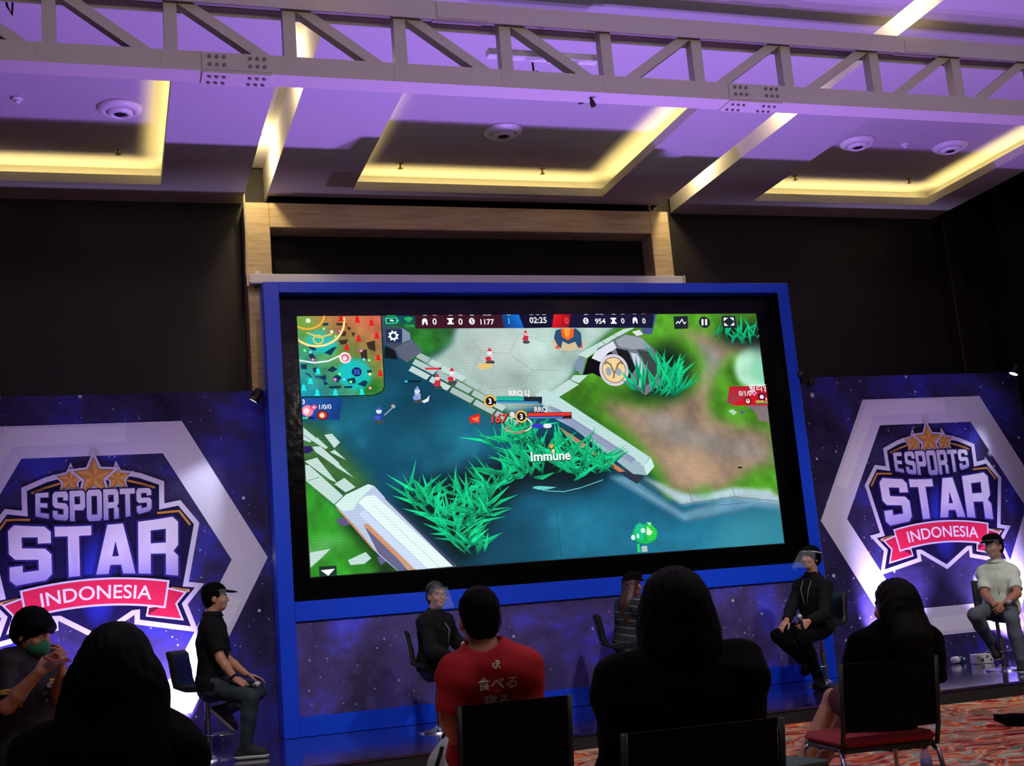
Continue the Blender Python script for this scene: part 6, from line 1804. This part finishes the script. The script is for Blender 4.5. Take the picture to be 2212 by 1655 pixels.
p5.shirt(M_pale, 0.80, hem=-0.07, g=.013, collar=M_pale, neck=.06, wr=.004)
p5.trousers(mat('grey_trousers', (84, 92, 100), 0.9), upto=1.93); p5.shoes(M_blackcanvas, M_whiterub, M_whiterub)
p5.hair(M_hair, 'short'); p5.cap(M_softblack, 'flat'); p5.shield(M_shield, M_blackcloth, 0.10, 0.22)
p5.tube('shirt_placket', [p5.J['neck'] + p5.fw * .085 - p5.up * .03, p5.J['neck'] * .75 + p5.J['pelvis'] * .25 + p5.fw * .142, p5.J['neck'] * .3 + p5.J['pelvis'] * .7 + p5.fw * .140], .004, M_pale)
microphone(p5.J['wrR'] + np.array((.035, -.075, -.035)), (0.15, -0.85, 0.35), 'handheld microphone clasped by the man in the pale shirt')

# ------------------------------------------------------------------ player in the green mask
p6 = Person('person in green face mask and black gold-trimmed jersey looking down at a phone', J_(
    pelvis=(-0.489, 7.300, 0.625), neck=(-0.450, 7.280, 1.146), head=(-0.424, 7.220, 1.249),
    shR=(-0.531, 7.180, 1.101), shL=(-0.375, 7.420, 1.108), elR=(-0.540, 7.040, 0.888), elL=(-0.301, 7.240, 0.910), wrR=(-0.381, 6.940, 1.048), wrL=(-0.268, 6.980, 1.027),
    fiR=(0.75, 0.0, 0.55), bkR=(-0.35, -0.85, 0.3), cuR=(0.45, 0, 0), fiL=(0.05, -0.1, 0.98), bkL=(0.9, -0.2, 0.1), cuL=(0.6, 0, 0),
    hipR=(-0.502, 7.220, 0.604), hipL=(-0.462, 7.380, 0.596), knR=(-0.305, 6.800, 0.595), knL=(-0.208, 7.020, 0.588), ankR=(-0.22, 6.86, 0.09), ankL=(-0.02, 7.06, 0.09),
    toeR=(-0.12, 6.74, 0.05), toeL=(0.08, 6.94, 0.05)), look=(0.78, -0.62), pitch=-0.30)
def jersey(P):
    p = p6
    c = np.tile(np.array(lin((9, 9, 11))), (len(P), 1))
    L = P - p.J['pelvis']; z = L @ p.up; x = L @ p.right; y = L @ p.fw
    for sd in 'LR':
        S, E_ = p.J['sh' + sd], p.J['el' + sd]; d = nrm(E_ - S); t = (P - S) @ d / np.linalg.norm(E_ - S)
        r = np.linalg.norm((P - S) - ((P - S) @ d)[:, None] * d, axis=1)
        c[(np.abs(t - .80) < .022) & (r < .09)] = lin((190, 140, 40)); c[(np.abs(t - .865) < .015) & (r < .09)] = lin((190, 140, 40))
    N = P - (p.J['neck'] + p.up * .045 + p.fw * .012)
    dn = np.sqrt((N @ p.right / .076) ** 2 + (N @ p.fw / .076) ** 2 + (N @ p.up / .075) ** 2)
    c[dn < 1.18] = lin((190, 140, 40))
    c[(np.abs(x - .10 + (z - .12) * .9) < .006) & (np.abs(z - .12) < .05) & (y > 0)] = lin((190, 150, 60))
    c[(np.abs(x + .04 + (z - .10) * 1.1) < .006) & (np.abs(z - .12) < .07) & (y > 0)] = lin((190, 150, 60))
    return c
p6.shirt(attr_mat('jersey', 0.7), 0.90, hem=-0.08, g=.020, neck=.085, name='jersey', colfn=jersey)
p6.trousers(M_softblack); p6.shoes(M_blackcanvas, M_whiterub)
p6.hair(M_hair, 'mop')
F = p6.field(0.006, p6.J['head'] - .2, p6.J['head'] + .2)
F.ell(p6.hp(0, .050, -.058), (.064, .066, .054), p6.H.tolist(), .02); F.ell(p6.hp(0, .095, -.045), (.022, .024, .04), p6.H.tolist(), .03)
F.keep(p6.hp(0, .035, 0), -p6.H[:, 1])
fm_ = p6.emit(F, 'face_mask', mat('green_mask', (30, 128, 78), 0.8), p6.root)
for x in (-1, 1): p6.tube('ear_loop', [p6.hp(x * .060, .04, -.04), p6.hp(x * .076, .0, -.005), p6.hp(x * .082, -.014, .01)], .0022, M_whiterub, fm_)
# small pale prints on the jersey front
def on_surface(o, base, start, direction, gap=0.002):
    me_ = o.data
    if o.name not in on_surface.cache:
        on_surface.cache[o.name] = BVHTree.FromPolygons([tuple(v.co) for v in me_.vertices], [tuple(p.vertices) for p in me_.polygons])
    h, n, i, d = on_surface.cache[o.name].ray_cast(Vector(np.array(start) - base), Vector(direction))
    return (np.array(h) - np.array(direction) * gap) if h is not None else None
on_surface.cache = {}
def project_print(polys, o, base, origin, ux, uy, direction, cols, name, gaps=None):
    V = []; F_ = []; C = []
    for i_, ((pv, pf), cl) in enumerate(zip(polys, cols)):
        gap = 0.0025 if gaps is None else gaps[i_]
        n = len(V); ok = True; loc = []
        for (x, y) in pv:
            q = on_surface(o, base, np.array(origin) + np.array(ux) * x + np.array(uy) * y, direction, gap)
            if q is None: ok = False; break
            loc.append(q)
        if not ok: continue
        V += loc
        for f in pf:
            F_.append(tuple(i + n for i in f)); C += [lin(cl)] * len(f)
    if F_:
        link(name, make_mesh(name, np.array(V), F_, [attr_mat('shirt_print', 0.8)], None, False, C), o)
jo = [c for c in p6.root.children if c.name.startswith('jersey')][0]
rect = lambda x0, y0, x1, y1: ([(x0, y0), (x1, y0), (x1, y1), (x0, y1)], [(0, 1, 2, 3)])
dd = -p6.fw; uxx = nrm(np.cross((0, 0, 1), p6.fw)); org = p6.J['neck'] - p6.up * .20 + p6.fw * .6 - uxx * .02
pz = [([(.014 * math.cos(a), .035 + .014 * math.sin(a)) for a in np.linspace(0, 2 * PI, 9)[:-1]], [tuple(range(8))])] + [rect(-.045 + .018 * i, -.012, -.033 + .018 * i, .006) for i in range(5)] + [rect(-.012, -.05, .016, -.034)]
project_print(pz, jo, p6.base, org, -uxx, (0, 0, 1), dd, [(120, 124, 128)] * 7, 'jersey_print')
ph = p6.J['wrR'] * .35 + p6.J['wrL'] * .65
pc = (np.array((-0.290, 6.930, 1.105)))
t = thing('smartphone', 'dark red phone held sideways in both hands of the masked player', 'phone', pc, heading(-.8, .55))
t.rotation_euler[0] = R(-62)
MB().box((-0.078, -0.005, -0.036), (0.078, 0.005, 0.036), 0.004).build('case', mat('phone_case_red', (110, 16, 34), 0.4), t)
MB().box((-0.073, 0.0051, -0.032), (0.073, 0.006, 0.032)).build('phone_screen', mat('phone_glass', (20, 24, 34), 0.1, emit=(120, 130, 160), strength=0.4), t)

# ------------------------------------------------------------------ man in the red T-shirt, back view
p7 = Person('person in red T-shirt with white characters on the back', J_(
    pelvis=(1.545, 5.20, 0.585), neck=(1.448, 4.990, 1.008), head=(1.441, 5.020, 1.132),
    shR=(1.591, 4.950, 0.923), shL=(1.329, 5.000, 0.918), elR=(1.624, 4.980, 0.743), elL=(1.289, 5.020, 0.744), wrR=(1.638, 5.220, 0.623), wrL=(1.374, 5.240, 0.622),
    fiR=(-.2, 0.9, -0.3), bkR=(0, 0, 1), cuR=(0.4, 0, 0), fiL=(.2, 0.9, -0.3), bkL=(0, 0, 1), cuL=(0.4, 0, 0),
    hipR=(1.64, 5.24, 0.575), hipL=(1.46, 5.25, 0.575), knR=(1.74, 5.66, 0.54), knL=(1.54, 5.67, 0.54), ankR=(1.74, 5.72, 0.10), ankL=(1.55, 5.73, 0.10),
    toeR=(1.75, 5.90, 0.05), toeL=(1.54, 5.91, 0.05)), look=(-0.05, 1.0), pitch=0.02, h=.0085)
M_red = mat('red_cotton', (164, 18, 28), 0.9, bump=0.12, bscale=18)
rs = p7.shirt(M_red, 0.86, hem=-0.04, g=.018, neck=.06, wr=.0045)
p7.trousers(M_softblack); p7.shoes(M_blackcanvas, M_whiterub); p7.hair(M_hair, 'short')
def txt(body, px, size, bold=0.02):
    V, F_ = text_poly(body, bold)
    return ([(px[0] + x * size, px[1] + (y - .38) * size) for x, y in V], F_)
c1 = np.array((1.472, 4.850, 0.870)); c0 = np.array((1.464, 4.850, 0.943)); c2 = np.array((1.472, 4.850, 0.799)); c3 = np.array((1.475, 4.850, 0.839))
rl = lambda pts, c, k: ([(c[0] - c1[0] + x * k, c[2] - c1[2] + y * k) for x, y in pts], [tuple(range(len(pts)))])
k_ = 0.0042
lg = [rl([(-4.5, 4), (-2.6, 2.4), (-3, -1), (-1.4, -3), (0, -3), (0, -1.6), (-1.2, -1.6), (-1.6, .6), (-.4, 2.2), (-2, 2.0)], c0, k_), rl([(.2, 4.4), (3, 4.4), (4.2, 3.4), (4.2, 1.6), (2.8, .6), (4.6, -3.8), (2.4, -2), (1.4, 1.6), (2.8, 2.0), (2.6, 3.0), (.6, 3.0)], c0, k_), rl([(.2, 2.4), (1.2, 2.4), (1.2, -3), (-.4, -4), (.2, -2)], c0, k_)]
tx = []; gp = []
for n_, (ox_, oz_) in enumerate(((0, 0), (.0016, 0), (-.0016, 0), (0, .0013), (0, -.0013))):           # heavy brush strokes
    tx += [txt('食べる', (ox_, oz_), .055, 0), txt('寝る', (c2[0] - c1[0] + ox_, c2[2] - c1[2] + oz_), .055, 0)]; gp += [.003 + n_ * .0001] * 2
tx.append(txt('eat', (c3[0] - c1[0], c3[2] - c1[2]), .018, 0.0))
project_print(lg + tx, rs, p7.base, (c1[0], 4.0, c1[2]), (1, 0, 0), (0, 0, 1), (0, 1, 0), [(214, 212, 200)] * 13 + [(190, 110, 60)], 'shirt_print', [.003] * 3 + gp + [.003])

# ------------------------------------------------------------------ woman with the dark bob, front row
p8 = Person('person with dark bob and dark jacket, silhouetted from behind below the screen', J_(
    pelvis=(1.575, 3.46, 0.585), neck=(1.583, 3.420, 0.960), head=(1.591, 3.420, 1.103),
    shR=(1.761, 3.400, 0.917), shL=(1.423, 3.440, 0.916), elR=(1.766, 3.420, 0.663), elL=(1.390, 3.460, 0.670), wrR=(1.823, 3.660, 0.566), wrL=(1.547, 3.680, 0.583),
    fiR=(-.3, 0.9, -0.2), bkR=(0, 0, 1), cuR=(0.4, 0, 0), fiL=(.3, 0.9, -0.2), bkL=(0, 0, 1), cuL=(0.4, 0, 0),
    hipR=(1.665, 3.50, 0.575), hipL=(1.485, 3.50, 0.575), knR=(1.68, 3.92, 0.54), knL=(1.47, 3.92, 0.54), ankR=(1.68, 3.98, 0.10), ankL=(1.47, 3.98, 0.10),
    toeR=(1.69, 4.14, 0.05), toeL=(1.46, 4.14, 0.05)), look=(-0.02, 1.0), h=.009, slim=.95)
p8.shirt(mat('dark_olive_jacket', (9, 8, 5), 0.95, spec=0.1), 1.95, hem=-0.05, g=.034, neck=.055, name='jacket', wr=.006)
p8.trousers(M_softblack); p8.shoes(M_blackcanvas, M_whiterub); p8.hair(M_hair, 'bob')

# ------------------------------------------------------------------ woman with hair spread over her shoulders
p9 = Person('person with dark hair spread over the shoulders, silhouetted beside the masked player', J_(
    pelvis=(0.0, 3.50, 0.585), neck=(-0.010, 3.420, 0.944), head=(0.000, 3.400, 1.074),
    shR=(0.123, 3.380, 0.874), shL=(-0.169, 3.440, 0.882), elR=(0.154, 3.420, 0.618), elL=(-0.211, 3.500, 0.644), wrR=(0.092, 3.620, 0.526), wrL=(-0.131, 3.660, 0.550),
    fiR=(-.3, 0.9, -0.2), bkR=(0, 0, 1), cuR=(0.4, 0, 0), fiL=(.3, 0.9, -0.2), bkL=(0, 0, 1), cuL=(0.4, 0, 0),
    hipR=(0.09, 3.54, 0.575), hipL=(-0.09, 3.54, 0.575), knR=(0.10, 3.96, 0.54), knL=(-0.11, 3.96, 0.54), ankR=(0.10, 4.02, 0.10), ankL=(-0.11, 4.02, 0.10),
    toeR=(0.11, 4.18, 0.05), toeL=(-0.12, 4.18, 0.05)), look=(0.10, 1.0), h=.009, slim=.95)
p9.shirt(M_softblack, 1.95, hem=-0.05, g=.03, neck=.055, name='top', wr=.006)
p9.trousers(M_softblack); p9.shoes(M_blackcanvas, M_whiterub); p9.hair(M_hair, 'spread')

# ------------------------------------------------------------------ woman with long straight hair on the red chair
p10 = Person('person with long straight dark hair and bare knees on the red-seated chair', J_(
    pelvis=(3.385, 5.05, 0.60), neck=(3.462, 5.000, 0.902), head=(3.445, 4.990, 1.026), hairend=(3.469, 4.860, 0.752),
    shR=(3.536, 4.930, 0.845), shL=(3.316, 5.060, 0.851), elR=(3.586, 5.000, 0.634), elL=(3.222, 5.100, 0.654), wrR=(3.650, 5.300, 0.530), wrL=(3.381, 5.340, 0.545),
    fiR=(-.4, 0.8, -0.2), bkR=(0, 0, 1), cuR=(0.4, 0, 0), fiL=(.2, 0.9, -0.2), bkL=(0, 0, 1), cuL=(0.4, 0, 0),
    hipR=(3.46, 5.09, 0.585), hipL=(3.31, 5.11, 0.585), knR=(3.543, 5.600, 0.568), knL=(3.408, 5.560, 0.592), ankR=(3.17, 5.60, 0.10), ankL=(3.03, 5.54, 0.10),
    toeR=(3.15, 5.78, 0.05), toeL=(2.98, 5.71, 0.05)), look=(-0.30, 0.95), h=.008, slim=.90, head_scale=.97)
p10.shirt(M_softblack, 0.72, hem=0.0, g=.026, neck=.055, name='top', wr=.005)
p10.trousers(mat('maroon_cloth', (74, 16, 24), 0.9), upto=0.66, name='shorts', g=.020); p10.shoes(M_blackcanvas, M_whiterub)
p10.hair(mat('dark_hair', (7, 5, 4), 0.65, spec=0.12), 'long')

# ================================================================== THINGS ON THE HALL FLOOR
bp = thing('backpack', 'pale grey backpack with black straps in front of the man in red', 'bag', (1.64, 6.40, 0.0), R(-12))
F = Field((-.25, -.2, -.02), (.25, .2, .62), .009)
F.ell((0, 0, .27), (.155, .095, .275), None, .02); F.ell((0, -.07, .18), (.12, .06, .15), None, .03); F.ell((0, -.01, .12), (.15, .09, .125), None, .03)
F.ripple(.004, lambda X, Y, Z: np.sin(X * 30 + Z * 21) * np.sin(Z * 27 - X * 12))
F.keep((0, 0, 0.0), (0, 0, -1))
V, Fc = F.surface()
link('body', make_mesh('body', V, Fc, [mat('pale_grey_canvas', (176, 190, 184), 0.85)], None, True), bp)
for sx in (-1, 1): MB().tube([(sx * .05, -.085, .50), (sx * .085, -.135, .42), (sx * .10, -.145, .28), (sx * .11, -.12, .10), (sx * .12, -.075, .04)], .011, 8).build('strap', M_blackcloth, bp, smooth=True)
MB().tube([(-.04, 0.0, .535), (-.03, 0, .57), (.03, 0, .57), (.04, 0, .535)], .009, 8).build('handle', M_blackcloth, bp, smooth=True)
MB().tube([(-.09, -.128, .26), (0, -.136, .29), (.09, -.128, .26)], .004, 6).build('zip', M_blackcloth, bp)

wb = thing('water_bottle', 'small plastic water bottle with dark cap standing on the patterned carpet', 'bottle', (4.40, 6.28, 0.0))
MB().lathe([(0.028, 0.0), (0.033, 0.008), (0.033, 0.05), (0.031, 0.055), (0.033, 0.06), (0.033, 0.13), (0.026, 0.155), (0.013, 0.178), (0.013, 0.19)], 24).build('body', mat('clear_bottle', (150, 150, 190), 0.1, alpha=0.55), wb, smooth=True)
MB().lathe([(0.034, 0.062), (0.034, 0.125)], 24).build('label', mat('purple_label', (92, 86, 140), 0.5), wb, smooth=True)
MB().lathe([(0.016, 0.183), (0.016, 0.203), (0.014, 0.205)], 20).build('cap', mat('dark_cap', (24, 22, 34), 0.5), wb)

lt = thing('low_table', 'low table with grey-green top beside the bob-haired woman\'s chair', 'table', (2.52, 5.08, 0.0), R(10))
MB().box((-.36, -.28, .385), (.36, .28, .41), .006).build('tabletop', mat('grey_green_top', (50, 66, 64), 0.4), lt)
MB().box((-.355, -.275, .365), (.355, .275, .385)).build('apron', M_blackcloth, lt)
for sx in (-1, 1):
    for sy in (-1, 1): MB().box((sx * .33 - .018, sy * .25 - .018, 0), (sx * .33 + .018, sy * .25 + .018, .365)).build('leg', M_blackcloth, lt)

sp = thing('shoe', 'black pointed shoe lying on the patterned carpet at the outer edge', 'shoe', (6.42, 7.86, 0.0), heading(-.55, .85))
F = Field((-.15, -.3, -.02), (.15, .3, .3), .007)
F.cone((0, -.12, .05), .045, (0, .10, .045), .042, .02); F.cone((0, .08, .045), .040, (-.01, .22, .075), .014, .03); F.cone((0, -.12, .06), .045, (0, -.12, .12), .042, .03)
F.keep((0, 0, .012), (0, 0, -1)); F.keep((0, 0, .13), (0, 0, 1))
V, Fc = F.surface()
link('upper', make_mesh('upper', V, Fc, [M_softblack], None, True), sp)
MB().band([(-.17, 0), (.12, 0), (.22, .045), (.23, .06), (.12, .016), (-.17, .016)], -.042, .042).build('sole', M_softblack, sp)
